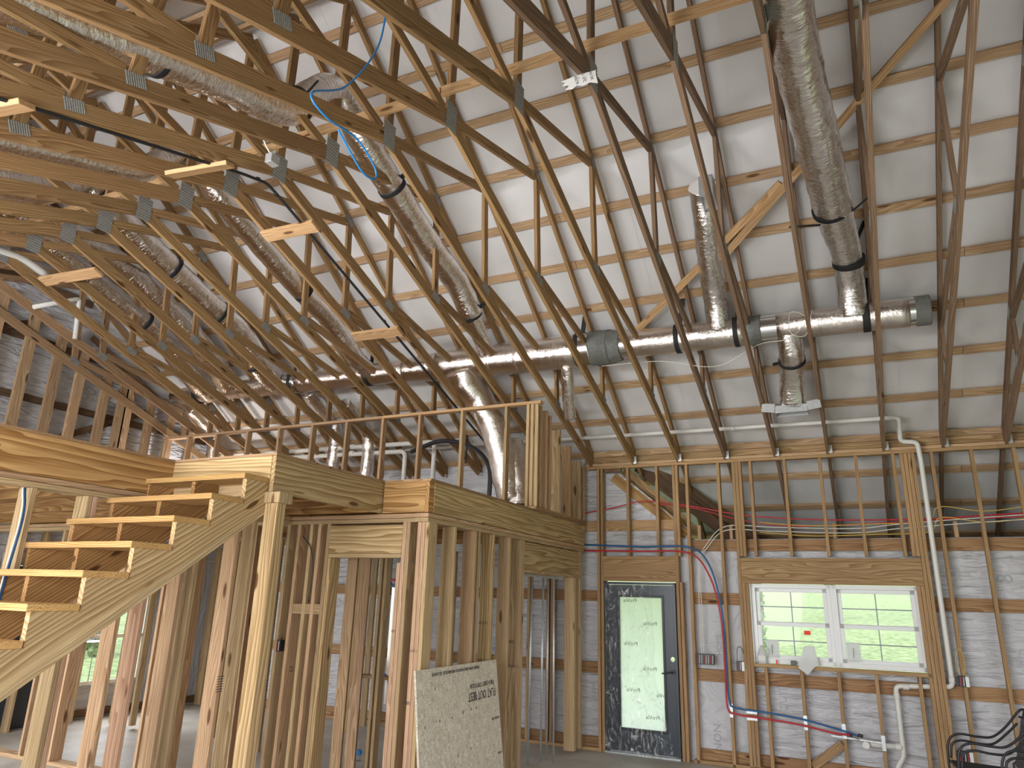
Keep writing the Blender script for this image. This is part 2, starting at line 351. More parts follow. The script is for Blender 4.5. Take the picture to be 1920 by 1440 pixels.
# ---------------------------------------------------------------- roof: liner sheets and purlins
ceil = empty('ceiling', (0, YR, 7.2), kind='structure')
zl = lambda y: zt(y) + .118
x = XG - .35; i = 0
while x < XE:
    x2 = min(x + 1.22, XE + .2); dz = .004 * (i % 2)
    for a, b in (((x, YR, zl(YR) + dz), (x, 11.6, zl(11.6) + dz)), ((x, YR, zl(YR) + dz), (x, YF - .6, zl(YF - .6) + dz))):
        a, b = V(a), V(b); a.x = b.x = (x + x2) / 2
        board('liner_sheet', a, b, x2 - x + .03, .008, 'insul', ceil, (1, 0, 0), bev=0)
    x = x2; i += 1
sl = V((0, 1, -.667)).normalized(); slf = V((0, 1, .667)).normalized()
cuts = [XG - .25, -6.9, -2.6, 1.2, XE + .1]
for i in range(-1, 14):
    y = 4.40 + .507 * i
    if i < 0: continue
    for j in range(4):
        if j == 0 and y > 10: continue
        s = .02 if (i + j) % 2 else 0
        board('purlin', (cuts[j] + .002, y + s * .2, zt(y) + .07), (cuts[j + 1] - .002, y + s * .2, zt(y) + .07), .089, .038, 'purlin', ceil, sl)
for i in range(0, 11):
    y = 2 * YR - (4.40 + .507 * i)
    for j in range(3):
        board('purlin', (cuts[j] + .002, y, zt(y) + .07), (cuts[j + 1] - .002, y, zt(y) + .07), .089, .038, 'purlin', ceil, slf)
# ---------------------------------------------------------------- trusses
def plate_mesh(W, H):
    key = ('pl', W, H)
    if key in _cache: return _cache[key]
    bm = bmesh.new(); n = 9; w_ = W / n
    top = []
    for i in range(n + 1):
        for dx, h in ((0, .001), (w_ * .35, .001), (w_ * .5, .0045), (w_ * .85, .0045)):
            if i == n and dx > 0: break
            top.append((-W / 2 + i * w_ + dx, h))
    a = [bm.verts.new((x, -H / 2, h)) for x, h in top]; b = [bm.verts.new((x, H / 2, h)) for x, h in top]
    for i in range(len(top) - 1): bm.faces.new((a[i], a[i + 1], b[i + 1], b[i]))
    me = bpy.data.meshes.new('gusset'); bm.to_mesh(me); bm.free(); me.materials.append(M['plate']); _cache[key] = me
    return me
def gusset(t, x, y, z, W, H, tilt, side):
    o = bpy.data.objects.new('gusset_plate', plate_mesh(W, H)); C.objects.link(o); o.parent = t
    n = V((side, 0, 0)); u = V((0, math.cos(tilt), math.sin(tilt))); v = n.cross(u)
    place(o, frame_mx((x + side * .0195, y, z), u, v, n), t)
def truss(k, label, mt):
    x = XK(k); t = empty('roof_truss', (x, YA, 3.6), label, 'truss', 'scissor roof trusses')
    T1, T2, B1, B2 = 5.92, 8.02, 6.02, 8.06
    tl = 10.95 if k >= -3 else 9.75
    board('bottom_chord', (x, YR + .01, zb(YR) - .02), (x, 9.44, zb(9.44) - .02), .118, .038, mt, t)
    board('bottom_chord', (x, YR - .01, zb(YR) - .005), (x, YF - .08, zb(9.44) - .005), .138, .038, mt, t)
    board('top_chord', (x, YR + .01, zt(YR)), (x, tl, zt(tl)), .089, .038, mt, t)
    board('top_chord', (x, YR - .01, zt(YR)), (x, YF - .4, zt(YF - .4)), .089, .038, mt, t)
    board('king_post', (x, YR, zb(YR) + .06), (x, YR, zt(YR) - .06), .089, .038, mt, t, (0, 1, 0))
    for s in (1, -1):
        f = lambda y: YR + s * (y - YR)
        board('web', (x, f(YR + .1), zb(YR) + .03), (x, f(T1 - .05), zt(T1) - .06), .085, .036, mt, t)
        board('web', (x, f(T1 + .02), zt(T1) - .07), (x, f(B1), zb(B1) + .05), .085, .036, mt, t, (0, 1, 0))
        board('web', (x, f(B1 + .07), zb(B1) + .06), (x, f(T2 - .04), zt(T2) - .06), .085, .036, mt, t)
        board('web', (x, f(T2 + .02), zt(T2) - .06), (x, f(B2), zb(B2) + .05), .085, .036, mt, t, (0, 1, 0))
    side = 1 if x < .3 else -1
    gusset(t, x, YR, zb(YR) + .01, .26, .16, math.radians(90), side)
    for s in (1, -1):
        f = lambda y: YR + s * (y - YR)
        gusset(t, x, f(B1), zb(B1) + .03, .15, .09, -s * .35, side); gusset(t, x, f(B2), zb(B2) + .03, .13, .08, -s * .35, side)
        gusset(t, x, f(T1), zt(T1) - .02, .16, .09, -s * .59, side); gusset(t, x, f(T2), zt(T2) - .02, .13, .08, -s * .59, side)
    if k >= -4:
        board('tie_clip', (x + .03, YA - .05, 3.60), (x + .03, YA - .05, 3.70), .045, .004, 'galv', t, (1, 0, 0), bev=0)
    return t
land = {5: 'weathered scissor roof truss just beyond the right edge above the chairs', 4: 'weathered scissor roof truss nearest the right edge of the picture',
 3: 'weathered scissor roof truss standing right of the vertical white drain pipe', 2: 'weathered scissor roof truss just right of the capped duct end',
 1: 'weathered scissor roof truss beside the big vertical foil duct, strap end side', 0: 'weathered scissor roof truss on the left of the big vertical foil duct',
 -1: 'weathered scissor roof truss directly right of the short duct boot in mid roof', -2: 'weathered scissor roof truss carrying the torn paper tag at its peak',
 -3: 'scissor roof truss with its foot above the right door post', -4: 'scissor roof truss with its foot above the door, left of centre',
 -5: 'scissor roof truss landing beside the tall stud wall at the loft corner', -6: 'scissor roof truss right next to the long duct with blue cable',
 -7: 'scissor roof truss left of the black gas pipe', -8: 'scissor roof truss right of the duct sloping through the left roof', -9: 'scissor roof truss left of the duct sloping through the left roof'}
for k in range(-16, 6):
    lab = land.get(k) or (ORD[k + 16] + ' scissor roof truss counted from the dusty gable wall on the left')
    truss(k, lab, 'truss_old' if k >= -2 else ('gable' if k <= -15 else 'truss'))
# lateral brace along the king posts, in lengths
for a, b, s in ((-10.0, -6.3, 'left end, over the white vent pipe'), (-6.3, -2.72, 'behind the hanging blue cable'), (-2.72, .42, 'above the torn paper tag'), (.42, 3.3, 'at the upper right, past the big duct')):
    o = board('lateral_brace', (a, YR - .065, 5.77), (b - .01, YR - .065, 5.77), .089, .036, 'brace')
    tag(o, 'pale board running across the truss posts, ' + s, 'brace', 'lateral braces along the truss posts')
o = board('diagonal_brace', (-2.25, 7.74, zt(7.74) - .075), (-.33, 6.42, zt(6.42) - .075), .072, .036, 'brace', None, sl); tag(o, 'pale diagonal board nailed under the roof, lower length behind the short duct', 'brace')
o = board('diagonal_brace', (-1.05, 7.02, zt(7.02) - .11), (1.05, 5.36, zt(5.36) - .11), .068, .036, 'brace', None, sl); tag(o, 'pale diagonal board nailed under the roof, upper length behind the big duct', 'brace')
# short cleats under the chords carrying the gas pipe
for p0, p1, s in (((-5.14, 4.71), (-4.49, 4.73), 'just past the pipe elbow'), ((-5.13, 6.24), (-4.49, 6.26), 'lowest of the row, near the main duct'), ((-5.0, 3.47), (-4.46, 3.62), 'before the pipe elbow at mid left'), ((-4.95, 1.86), (-4.40, 2.03), 'cut by the left edge of the picture'), ((-8.55, 4.58), (-7.6, 4.64), 'under the white vent pipe at far left')):
    z = lambda y: zb(y) - .1
    o = board('cleat', (p0[0], p0[1], z(p0[1])), (p1[0], p1[1], z(p1[1])), .135, .036, 'brace', None, (0, 1, -.36 if p0[1] > YR else .36)); tag(o, 'short pale board nailed under the truss chords, ' + s, 'board', 'cleats under the truss chords')

# ---------------------------------------------------------------- back wall (studs, plates, headers, girts, housewrap)
wb = empty('wall_back', (-1, YA, 0), kind='structure')
D = .089
def studs(par, xs, z0, z1, y=YA, mat='stud_b', d=D, name='stud'):
    for i, x in enumerate(xs): board(name, (x, y + d / 2, z0), (x, y + d / 2, z1), d, .037, mat[i % len(mat)] if isinstance(mat, (list, tuple)) else mat, par, (0, 1, 0))
XL0, XR0 = -3.36, 3.4
for j, (a, b) in enumerate(((XL0, -.9), (-.9, 1.5), (1.5, XR0))):
    board('top_plate', (a, YA + D / 2, 3.58), (b, YA + D / 2, 3.58), D, .037, 'stud_b', wb, (0, 1, 0))
    board('top_plate', (a, YA + D / 2 - .004, 3.618), (b, YA + D / 2 - .004, 3.618), D, .036, 'purlin', wb, (0, 1, 0))
    board('bottom_plate', (max(a, -2.02), YA + D / 2, .02), (b, YA + D / 2, .02), D, .038, 'stud_b', wb, (0, 1, 0))
board('eave_beam', (-3.4, YA + .065, 3.69), (XR0, YA + .065, 3.69), .085, .04, 'stud_b', wb)
board('eave_beam', (-3.4, YA + .07, 3.777), (XR0, YA + .07, 3.777), .08, .04, 'purlin', wb)
studs(wb, [-3.19, -3.14], 0, 3.56); studs(wb, [-2.77, -2.37], 2.38, 3.56)
studs(wb, [-2.14], 0, 3.56); studs(wb, [-2.10], 2.38, 3.56); studs(wb, [-2.095], 0, 2.06); studs(wb, [-1.97], 0, 3.56); studs(wb, [-1.56], 0, 3.56)
studs(wb, [-1.37], 0, 3.56); studs(wb, [-1.33, -1.29], 0, 2.06); studs(wb, [-1.33, -1.29], 2.38, 3.56); studs(wb, [-1.16, -.75, -.34, .06, .46], 2.38, 3.56)
studs(wb, [.545, .585], 0, 2.06); studs(wb, [.545, .585], 2.38, 3.56); studs(wb, [.625, .665], 0, 3.56)
studs(wb, [-1.14, -.75, -.36, .02, .44], .04, 1.11)
studs(wb, [.855, 1.25, 1.65, 2.06, 2.47, 2.9], .04, 3.56)
def header(x0, x1, z0, z1):
    board('header', (x0, YA + D / 2, (z0 + z1) / 2), (x1, YA + D / 2, (z0 + z1) / 2), z1 - z0 - .08, D - .006, 'stud_b', wb)
    for z in (z0 + .02, z1 - .02): board('header_plate', (x0, YA + D / 2, z), (x1, YA + D / 2, z), D, .038, 'stud_b', wb, (0, 1, 0))
header(-3.16, -2.115, 2.06, 2.38); header(-1.35, .605, 2.06, 2.36)
board('window_sill_plate', (-1.27, YA + D / 2, 1.13), (.56, YA + D / 2, 1.13), D, .038, 'stud_b', wb, (0, 1, 0))
for z, h in ((.08, .14), (.97, .14), (1.87, .14)):
    for a, b in ((-10, -6.6), (-6.6, -3.2), (-2.0, -1.28) if z < 2 else (0, 0), (-1.28 if z < 1.1 else .6, .6), (.6, XR0)):
        if b - a > .1: board('girt', (a, YA + .125, z), (b, YA + .125, z), h, .038, 'girt', wb)
board('girt', (-2.0, YA + .125, 2.52), (XR0, YA + .125, 2.52),   .14, .038, 'girt', wb)
board('girt', (-10, YA + .125, 2.79), (-2.1, YA + .125, 2.79), .14, .038, 'stud_b', wb)
WY = YA + .155
def sheet(x0, x1, z0, z1): block('housewrap', (x0, WY, z0), (x1, WY + .012, z1), 'wrap', wb, bev=0)
sheet(-10.2, -3.12, 0, 3.9); sheet(-2.19, -1.30, 0, 2.6); sheet(-1.30, .58, 0, 1.13); sheet(-1.30, .58, 2.08, 2.6); sheet(.58, XR0, 0, 2.6)
poly_prism('housewrap', [(-3.12, WY + .006, 2.07), (-2.19, WY + .006, 2.07), (-2.19, WY + .006, 2.6), (-2.02, WY + .006, 2.6), (-2.02, WY + .006, 2.75), (-2.98, WY + .006, 3.56), (-3.12, WY + .006, 3.7)], (0, 1, 0), .012, 'wrap', wb)
board('diagonal_board', (-3.02, YA + .17, 3.47), (-2.02, YA + .17, 2.66), .13, .036, 'beam', wb)
board('diagonal_board', (-2.9, YA + .30, 3.58), (-1.95, YA + .45, 2.72), .12, .036, 'stud_b', wb)
board('diagonal_board', (-2.75, YA + .45, 3.66), (-1.45, YA + .9, 2.6), .16, .06, 'dusk', wb)
board('diagonal_board', (-2.45, YA + .5, 3.62), (-1.25, YA + 1.2, 2.6), .16, .06, 'dusk', wb)
board('block', (-2.86, YA + .03, 3.535), (-3.1, YA + .03, 3.535), .06, .04, 'dusk', wb)
for x in (-1.86, -1.46, -.26, 1.0, 2.1): board('block', (x, YA + .2, 2.6), (x, YA + .2, 2.78), .14, .04, 'purlin', wb, (0, 1, 0))
block('porch_ceiling', (-2.0, WY + .02, 2.55), (XR0, 11.9, 2.57), 'dark', wb, bev=0)
for xx in (-1.98, 3.39): block('attic_shade_panel', (xx, WY + .02, 2.55), (xx + .01, 11.5, 2.62 + .0), 'dark', wb, bev=0)  # added panels closing the attic ends to keep light out
poly_prism('attic_shade_panel', [(3.4, WY, 2.5), (3.4, 11.5, 2.45), (3.4, WY, 3.7)], (1, 0, 0), .012, 'dark', wb)
block('porch_fascia', (-2.2, 11.5, 2.2), (XR0, 11.54, 2.75), 'dark', wb, bev=0)
for s, x, z, sz in (('NON', -1.72, .12, .13), ('808', .98, 2.12, .1), ('80', .93, .62, .12), ('800-2', 1.42, 1.25, .08), ('HOME', -1.66, 1.2, .09), ('HTG', -.62, .74, .14), ('8', 1.46, 2.1, .22), ('QUIT', -.95, .62, .12), ('1-800', -3.3, .6, .07), ('NON', -3.55, .9, .09), ('80', -4.6, 1.3, .1)):
    text(s, (x, WY - .002, z), (0, 0, 1), (-1, 0, 0), sz, 'faint', wb)

# wall_left: gable framing seen above the loft, and the wall below it
wl = empty('wall_left', (XG, 6, 0), kind='structure')
gy = [-.4, .2, .8, 1.4, 2.0, 2.6, 3.2, 3.8, 4.35, 4.95, 5.40, 5.82, 6.18, 6.60, 6.90, 7.01, 7.41, 7.81, 8.25, 8.7, 9.2]
for i, y in enumerate(gy):
    board('stud', (XG + .01, y, 2.8), (XG + .01, y, min(zb(y) + .35, zt(y))), .139, .05, 'gable_l' if i % 3 else 'stud', wl, (0, 1, 0))
    board('stud', (XG + .01, y, 0), (XG + .01, y, 2.5), .139, .038, 'stud_y', wl, (1, 0, 0))
for z in (.08, 3.35, 4.27, 5.1, 5.9, 6.7):
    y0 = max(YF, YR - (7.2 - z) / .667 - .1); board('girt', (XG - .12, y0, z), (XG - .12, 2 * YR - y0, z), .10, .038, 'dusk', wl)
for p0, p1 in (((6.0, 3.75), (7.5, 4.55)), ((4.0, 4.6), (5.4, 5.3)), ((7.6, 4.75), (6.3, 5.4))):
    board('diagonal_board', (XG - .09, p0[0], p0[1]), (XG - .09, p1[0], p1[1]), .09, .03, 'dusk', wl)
poly_prism('housewrap', [(XG - .15, YF, 2.2), (XG - .15, YA + .2, 2.2), (XG - .15, YA + .2, 3.8), (XG - .15, YR, 7.3), (XG - .15, YF, 3.8)], (1, 0, 0), .012, 'wrap', wl)
def gwrap(y0, y1, z0, z1): block('housewrap', (XG - .156, y0, z0), (XG - .144, y1, z1), 'wrap', wl, bev=0)
gwrap(YF, .6, 0, 2.2); gwrap(.6, 4.8, 0, .3); gwrap(4.8, 5.85, 0, 2.2); gwrap(5.85, 7.0, 2.05, 2.2); gwrap(7.0, 8.1, 0, .45); gwrap(7.0, 8.1, 1.75, 2.2); gwrap(8.1, YA + .2, 0, 2.2)  # wide gap toward the front, opened to let in more light
for s, y, z, sz in (('OUR', 4.55, 5.0, .2), ('800-284', 5.6, 3.0, .11), ('MOD', 5.1, 3.55, .14), ('NON', 7.15, 3.3, .16), ('BOX', 6.35, 4.35, .16)):
    text(s, (XG - .14, y, z), (0, 0, 1), (0, 1, 0), sz, 'faint', wl)

# wall_front and wall_right: mostly open frontage behind the camera
wf = empty('wall_front', (-3, YF, 0), kind='structure')
for a, b in ((XG - .2, -9.3), (-6.4, -5.9), (-1.3, -.8), (3.0, 3.7)): block('housewrap', (a, YF - .15, 0), (b, YF - .14, 3.1), 'wrap', wf, bev=0)
block('housewrap', (XG - .2, YF - .15, 3.1), (XE + .2, YF - .14, 3.75), 'wrap', wf, bev=0)
for x in (-9.3, -6.4, -5.9, -1.3, -.8, 3.0): board('stud', (x, YF - .07, 0), (x, YF - .07, 3.1), .14, .04, 'stud', wf, (0, 1, 0))
board('top_plate', (XG, YF - .07, 3.58), (XE, YF - .07, 3.58), .14, .076, 'stud', wf, (0, 1, 0))
wr = empty('wall_right', (XE, 4, 0), kind='structure')
poly_prism('housewrap', [(XE + .15, YF, 2.5), (XE + .15, YA + .2, 2.5), (XE + .15, YA + .2, 3.8), (XE + .15, YR, 7.3), (XE + .15, YF, 3.8)], (1, 0, 0), .012, 'wrap', wr)
for a, b in ((YF, .3), (3.3, 3.9), (7.2, YA + .2)): block('housewrap', (XE + .14, a, 0), (XE + .156, b, 2.5), 'wrap', wr, bev=0)
for y in (.3, 3.3, 3.9, 7.2): board('stud', (XE + .05, y, 0), (XE + .05, y, 2.6), .14, .04, 'stud', wr, (1, 0, 0))

# ---------------------------------------------------------------- loft platform
lf = empty('loft_platform', (-5, 6, 2.5), 'raised loft floor framed with wide golden rim boards and a plywood edge', 'loft floor')
ZR0, ZR1 = 2.512, 2.787
zc, zh = (ZR0 + ZR1) / 2, ZR1 - ZR0
tt = .038
board('rim_board', (-3.40 + tt / 2 - .02, 5.43, zc), (-3.40 + tt / 2 - .02, YA, zc), zh, tt, 'rim', lf)
board('rim_board', (-3.42, 5.36, zc), (-3.87, 5.36, zc), zh, tt, 'beam', lf)
board('rim_board', (-3.90, 5.375, zc), (-3.90, 3.97, zc), zh, tt, 'rim', lf)
board('rim_board', (-3.92, 3.985, zc + .05), (-4.97, 3.985, zc + .05), zh - .1, tt, 'rim', lf)
board('rim_board', (-4.98, 3.97, zc), (-4.98, YF + .2, zc), zh, tt, 'beam', lf)
board('rim_board', (-3.405, 5.345, zc), (-3.405, 5.44, zc), zh, tt, 'beam', lf)
def deck(x0, x1, y0, y1): block('subfloor', (x0, y0, ZR1), (x1, y1, ZR1 + .02), 'gable', lf, bev=0)
deck(-10, -3.37, 5.34, YA); deck(-10, -3.87, 3.96, 5.34); deck(-10, -4.955, YF + .1, 3.96)
y = .2
for i in range(23):
    yy = .1 + i * .4
    if yy > 9.2: break
    x1 = -5.02 if yy < 3.95 else (-3.94 if yy < 5.34 else -3.45)
    board('joist', (-9.9, yy, zc), (x1, yy, zc), zh - .01, tt, 'inner', lf)

# pony wall on the loft
YP = 7.65
wp = empty('wall_loft_rail', (-6, YP, 2.8), kind='structure', label='low open stud wall standing on the loft edge')
px_ = [-3.44, -3.50, -3.80, -4.43, -5.07, -5.66, -6.27, -6.88, -7.50, -8.12, -8.76, -9.38, -9.85]
for x in px_: board('stud', (x, YP + .045, 2.85), (x, YP + .045, 4.09), D, .037, 'stud_y' if x > -5 else 'stud', wp, (0, 1, 0))
board('top_plate', (-3.33, YP + .045, 4.11), (-5.66, YP + .045, 4.11), D, .037, 'brace', wp, (0, 1, 0))
board('top_plate', (-5.66, YP + .045, 4.108), (-9.95, YP + .045, 4.108), D, .037, 'stud', wp, (0, 1, 0))
board('bottom_plate', (-3.4, YP + .045, 2.828), (-9.95, YP + .045, 2.828), D, .037, 'stud', wp, (0, 1, 0))
# stud wall closing the loft side up to the roof chords
ws = empty('wall_loft_side_upper', (-3.4, 8.5, 2.8), kind='structure', label='tall studs between loft edge and roof chords beside the back wall')
for i, (y, m_) in enumerate(((7.70, 'stud_y'), (7.80, 'stud_y'), (7.99, 'stud'), (8.10, 'pink'), (8.42, 'stud_y'), (8.80, 'stud_b'), (9.18, 'stud_y'), (9.34, 'stud'))):
    ztop = min(4.1 if i < 2 else 9, zb(y) - .09)
    board('stud', (-3.44, y, 2.85), (-3.44, y, ztop), .13, .038, m_, ws, (1, 0, 0))
board('bottom_plate', (-3.44, 7.66, 2.83), (-3.44, YA, 2.83), .13, .038, 'stud_b', ws, (1, 0, 0))
# ---------------------------------------------------------------- walls under the loft
wsd = empty('wall_loft_side', (-3.4, 7, 0), kind='structure', label='two by six stud wall under the loft edge')
xs_ = -3.385
def plateY(z, y0, y1, m_, par, x=xs_, d=.139): board('top_plate', (x - d / 2, y0, z), (x - d / 2, y1, z), d, .037, m_, par, (1, 0, 0))
plateY(2.488, 5.35, 7.6, 'stud', wsd); plateY(2.488, 7.61, YA, 'purlin', wsd); plateY(2.448, 5.35, YA, 'stud_y', wsd)
def studY(y, z0, z1, m_, par, x=xs_, d=.139): board('stud', (x - d / 2, y, z0), (x - d / 2, y, z1), d, .037, m_, par, (1, 0, 0))
for y, m_ in ((5.50, 'stud_y'), (5.85, 'stud_y'), (6.25, 'stud'), (6.33, 'stud_y'), (6.64, 'rim'), (7.03, 'stud_y'), (7.34, 'stud_y'), (7.38, 'stud')): studY(y, .04, 2.43, m_, wsd)
for y in (8.98, 9.02, 9.18, 9.22): studY(y, .04, 2.43 if y > 9.1 else 2.1, 'stud_y', wsd)
board('header', (xs_ - .07, 7.40, 2.27), (xs_ - .07, 9.2, 2.27), .30, .13, 'rim', wsd); plateY(2.10, 7.40, 9.2, 'purlin', wsd)
board('bottom_plate', (xs_ - .07, 5.4, .02), (xs_ - .07, 7.4, .02), .139, .038, 'stud', wsd, (1, 0, 0))
wfr = empty('wall_loft_front', (-4.2, 5.4, 0), kind='structure', label='stud wall with a small boarded header under the loft landing')
YW1 = 5.375
def sx(x, z0, z1, m_, par=wfr, y=YW1, d=.139): board('stud', (x, y + d / 2, z0), (x, y + d / 2, z1), d, .037, m_, par, (0, 1, 0))
for z, m_ in ((2.488, 'stud'), (2.448, 'stud_y')): board('top_plate', (-3.39, YW1 + .07, z), (-9.9, YW1 + .07, z), .139, .037, m_, wfr, (0, 1, 0))
for x, m_ in ((-3.405, 'stud_y'), (-3.445, 'pink'), (-3.485, 'pink'), (-3.60, 'stud_y'), (-3.64, 'pink')): sx(x, .04, 2.43, m_)
sx(-3.68, .04, 2.08, 'pink')
board('header', (-3.66, YW1 + .06, 2.285), (-4.47, YW1 + .06, 2.285), .25, .12, 'rim', wfr)
for z in (2.14,): board('header_plate', (-3.66, YW1 + .07, z), (-4.47, YW1 + .07, z), .139, .037, 'stud_y', wfr, (0, 1, 0))
for x, m_ in ((-4.49, 'stud_y'), (-4.60, 'stud'), (-4.70, 'stud_y'), (-4.85, 'stud'), (-4.98, 'stud_y')): sx(x, .04, 2.43, m_)
sx(-4.45, .04, 2.12, 'rim')
board('recess_panel', (-4.66, YW1 + .13, 1.0), (-4.66, YW1 + .13, 2.42), .26, .012, 'stud_y', wfr, (1, 0, 0))
board('block', (-4.51, YW1 + .03, 1.66), (-4.86, YW1 + .03, 1.66), .089, .038, 'stud_y', wfr)
for x in (-5.4, -5.8, -6.2, -6.6, -7.0, -7.4, -7.9, -8.4): sx(x, .04, 2.43, 'stud')
for a, b in ((-3.7, -4.45),): pass
board('bottom_plate', (-4.47, YW1 + .07, .02), (-9.9, YW1 + .07, .02), .139, .038, 'stud', wfr, (0, 1, 0))
# stud wall beside the stairs
wst = empty('wall_stair', (-5, 3, 0), kind='structure', label='stud wall between the stairs and the room under the loft')
XS = -4.955
plateY(2.49, YF + .2, 5.37, 'stud', wst, XS + .0, .139); plateY(2.45, YF + .2, 5.37, 'stud_y', wst, XS)
for y, m_ in ((.9, 'stud'), (1.3, 'stud_y'), (1.7, 'stud'), (2.1, 'stud_y'), (2.5, 'stud'), (2.91, 'stud_y'), (3.31, 'stud_y'), (3.35, 'pink'), (3.70, 'stud'), (3.90, 'pink'), (4.20, 'stud'), (4.33, 'stud_y'), (4.74, 'stud'), (4.92, 'stud_y'), (5.18, 'stud')): studY(y, .04, 2.43, m_, wst, XS)
board('bottom_plate', (XS - .07, YF + .2, .02), (XS - .07, 5.37, .02), .139, .038, 'stud', wst, (1, 0, 0))
# inner partitions of the rooms under the loft
wi = empty('wall_partition', (-7, 7.5, 0), kind='structure', label='far stud partition under the loft')
for y in (5.7, 6.1, 6.5, 6.9, 7.3, 8.5, 8.9, 9.25): studY(y, .04, 2.43, 'stud_y', wi, -6.45, D)
plateY(2.47, 5.5, YA, 'stud', wi, -6.45, D)
for x in (-7.1, -7.5, -8.6, -9.0, -9.4): board('stud', (x, 7.2, .04), (x, 7.2, 2.43), D, .037, 'stud_y', wi, (0, 1, 0))
board('top_plate', (-6.5, 7.2, 2.47), (-9.9, 7.2, 2.47), D, .037, 'stud', wi, (0, 1, 0))
for x, z0_, z1_ in ((-5.16, .04, 2.44), (-4.98, .04, 2.44)): board('stud', (x, 6.65, z0_), (x, 6.65, z1_), .12, .037, 'stud', wi, (1, .2, 0))
for x in (-4.72, -4.78): board('stud', (x, 6.7, .04), (x, 6.7, 2.3), D, .037, 'stud_y', wi, (0, 1, 0))
board('header_plate', (-4.7, 6.7, 2.30), (-5.2, 6.7, 2.30), D, .037, 'stud_y', wi, (0, 1, 0))
board('block', (-4.8, 7.0, .93), (-5.25, 7.0, .93), D, .037, 'stud', wi, (0, 1, 0))
for i in range(11):
    x = -9.7 + i * .61
    board('stud', (x, YA + .045, .04), (x, YA + .045, 2.45), D, .037, 'stud_y', wb, (0, 1, 0))
for x in (-3.92, -3.86): board('stud', (x, YA + .04, .04), (x, YA + .04, 2.45), D, .037, 'stud_b', wb, (0, 1, 0))
board('bottom_plate', (-10, YA + .045, .02), (-3.17, YA + .045, .02), D, .038, 'stud_b', wb, (0, 1, 0))
# posts
o = board('landing_post', (-3.87, 4.01, 0), (-3.87, 4.01, 2.43), .12, .09, 'rim', None, (1, 0, 0)); tag(o, 'square timber post holding up the loft landing corner, stamped with ink', 'post')
o = board('post_block', (-3.865, 4.02, 2.43), (-3.865, 4.02, 2.51), .16, .14, 'stud_y', None, (1, 0, 0)); tag(o, 'small packing block on top of the landing post', 'block')
o = tube('steel_post', [(-8.1, 5.55, 0), (-8.1, 5.55, 2.45)], .035, M['slate'], None, 12, 2); tag(o, 'blue grey steel pole standing in the room at the lower left', 'post')

# ---------------------------------------------------------------- stairs
st = empty('staircase', (-4.45, 2, 0), 'open wooden staircase with notched stringers rising to the loft landing', 'stairs')
NT = 14; run, rise = .267, .1815
y0, z0 = 3.73, 2.62
for i in range(NT):
    yn, zn = y0 - i * run, z0 - i * rise
    board('tread', (-3.925, yn + .145, zn - .02), (-5.0, yn + .145, zn - .02), .29, .038, 'tread', st, (0, 1, 0))
def stringer(x, mat_):
    pts = [(3.985, 2.405), (3.985, z0 - .04)]
    for i in range(NT):
        yn, zn = y0 + .03 - i * run, z0 - .04 - i * rise
        if zn < 0: break
        pts += [(yn, zn), (yn, zn - rise)]
    pts[-1] = (pts[-1][0], 0)
    yb = 3.985 - 2.405 / .69
    pts += [(yb, 0)]
    poly_prism('stringer', [(x, a, max(0, b)) for a, b in pts], (1, 0, 0), .038, mat_, st, grain=(0, 1, .69))
stringer(-3.95, 'rim'); stringer(-4.465, 'inner'); stringer(-4.965, 'inner')
board('ledger_strip', (-3.95, 3.97, 2.38), (-3.95, 1.0, .33), .05, .05, 'stud_y', st)
board('hanger_board', (-3.94, 4.0, 2.60), (-4.97, 4.0, 2.60), .22, .03, 'stud_y', st)

# ---------------------------------------------------------------- ducts
def duct_obj(name, pts, rad, label, mat='foil', n=18, wr=.07, wf=9, **kw):
    t = empty(name, pts[0], label, 'duct', kw.get('group'))
    tube('duct_sleeve', pts, rad, mat, t, 28, n, wrinkle=wr, wf=wf, seed=random.random() * 50)
    return t
def ring(t, p, d, r, w_, mat, name, sides=28):
    d = V(d).normalized(); p = V(p)
    path = [p - d * w_ / 2, p - d * w_ * .25, p + d * w_ * .25, p + d * w_ / 2]
    return tube(name, path, r, mat, t, sides, smooth=False, cap=True)
ZT = lambda x: 4.655 - .012 * x
def TP(x): return (x, 7.6, ZT(x))
tk = empty('main_duct', TP(-4), 'long horizontal foil wrapped trunk duct crossing under the roof trusses', 'duct')
def trunk(x0, x1, r0, r1=None, mat='foil2', name='duct_section', wr=.03):
    r1 = r1 or r0
    tube(name, [TP(x0 + (x1 - x0) * i / 12) for i in range(13)], lambda s: r0 + (r1 - r0) * s, mat, tk, 32, smooth=False, wrinkle=wr, wf=7)
trunk(.68, -.56, .148); trunk(.80, .66, .142, mat='steel', name='bare_collar', wr=0); trunk(.86, .73, .15, mat='mastic', name='end_cap', wr=.04)
trunk(-.54, -.76, .142, mat='steel', name='bare_collar', wr=0); trunk(-.72, -.90, .158, mat='mastic', name='sealed_joint', wr=.08)
trunk(-.88, -2.20, .160); trunk(-2.18, -2.35, .158, mat='steel', name='bare_collar', wr=0)
trunk(-2.28, -2.42, .175, .2, 'mastic', 'sealed_joint', .1); trunk(-2.42, -2.66, .205, .208, 'mastic', 'sealed_joint', .07); trunk(-2.64, -2.84, .205, .205, 'steel', 'bare_collar', 0)
trunk(-2.8, -4.75, .208, .20); trunk(-4.75, -5.3, .20, .15); trunk(-5.3, -7.2, .15, .15); trunk(-7.15, -7.6, .155, .155, 'steel', 'bare_collar', 0); trunk(-7.5, -9.75, .145, .13)
for x, r in ((.19, .150), (-3.98, .212), (-3.6, .211), (-5.85, .153)): ring(tk, TP(x), (1, 0, 0), r, .02, 'foil', 'seam_band')
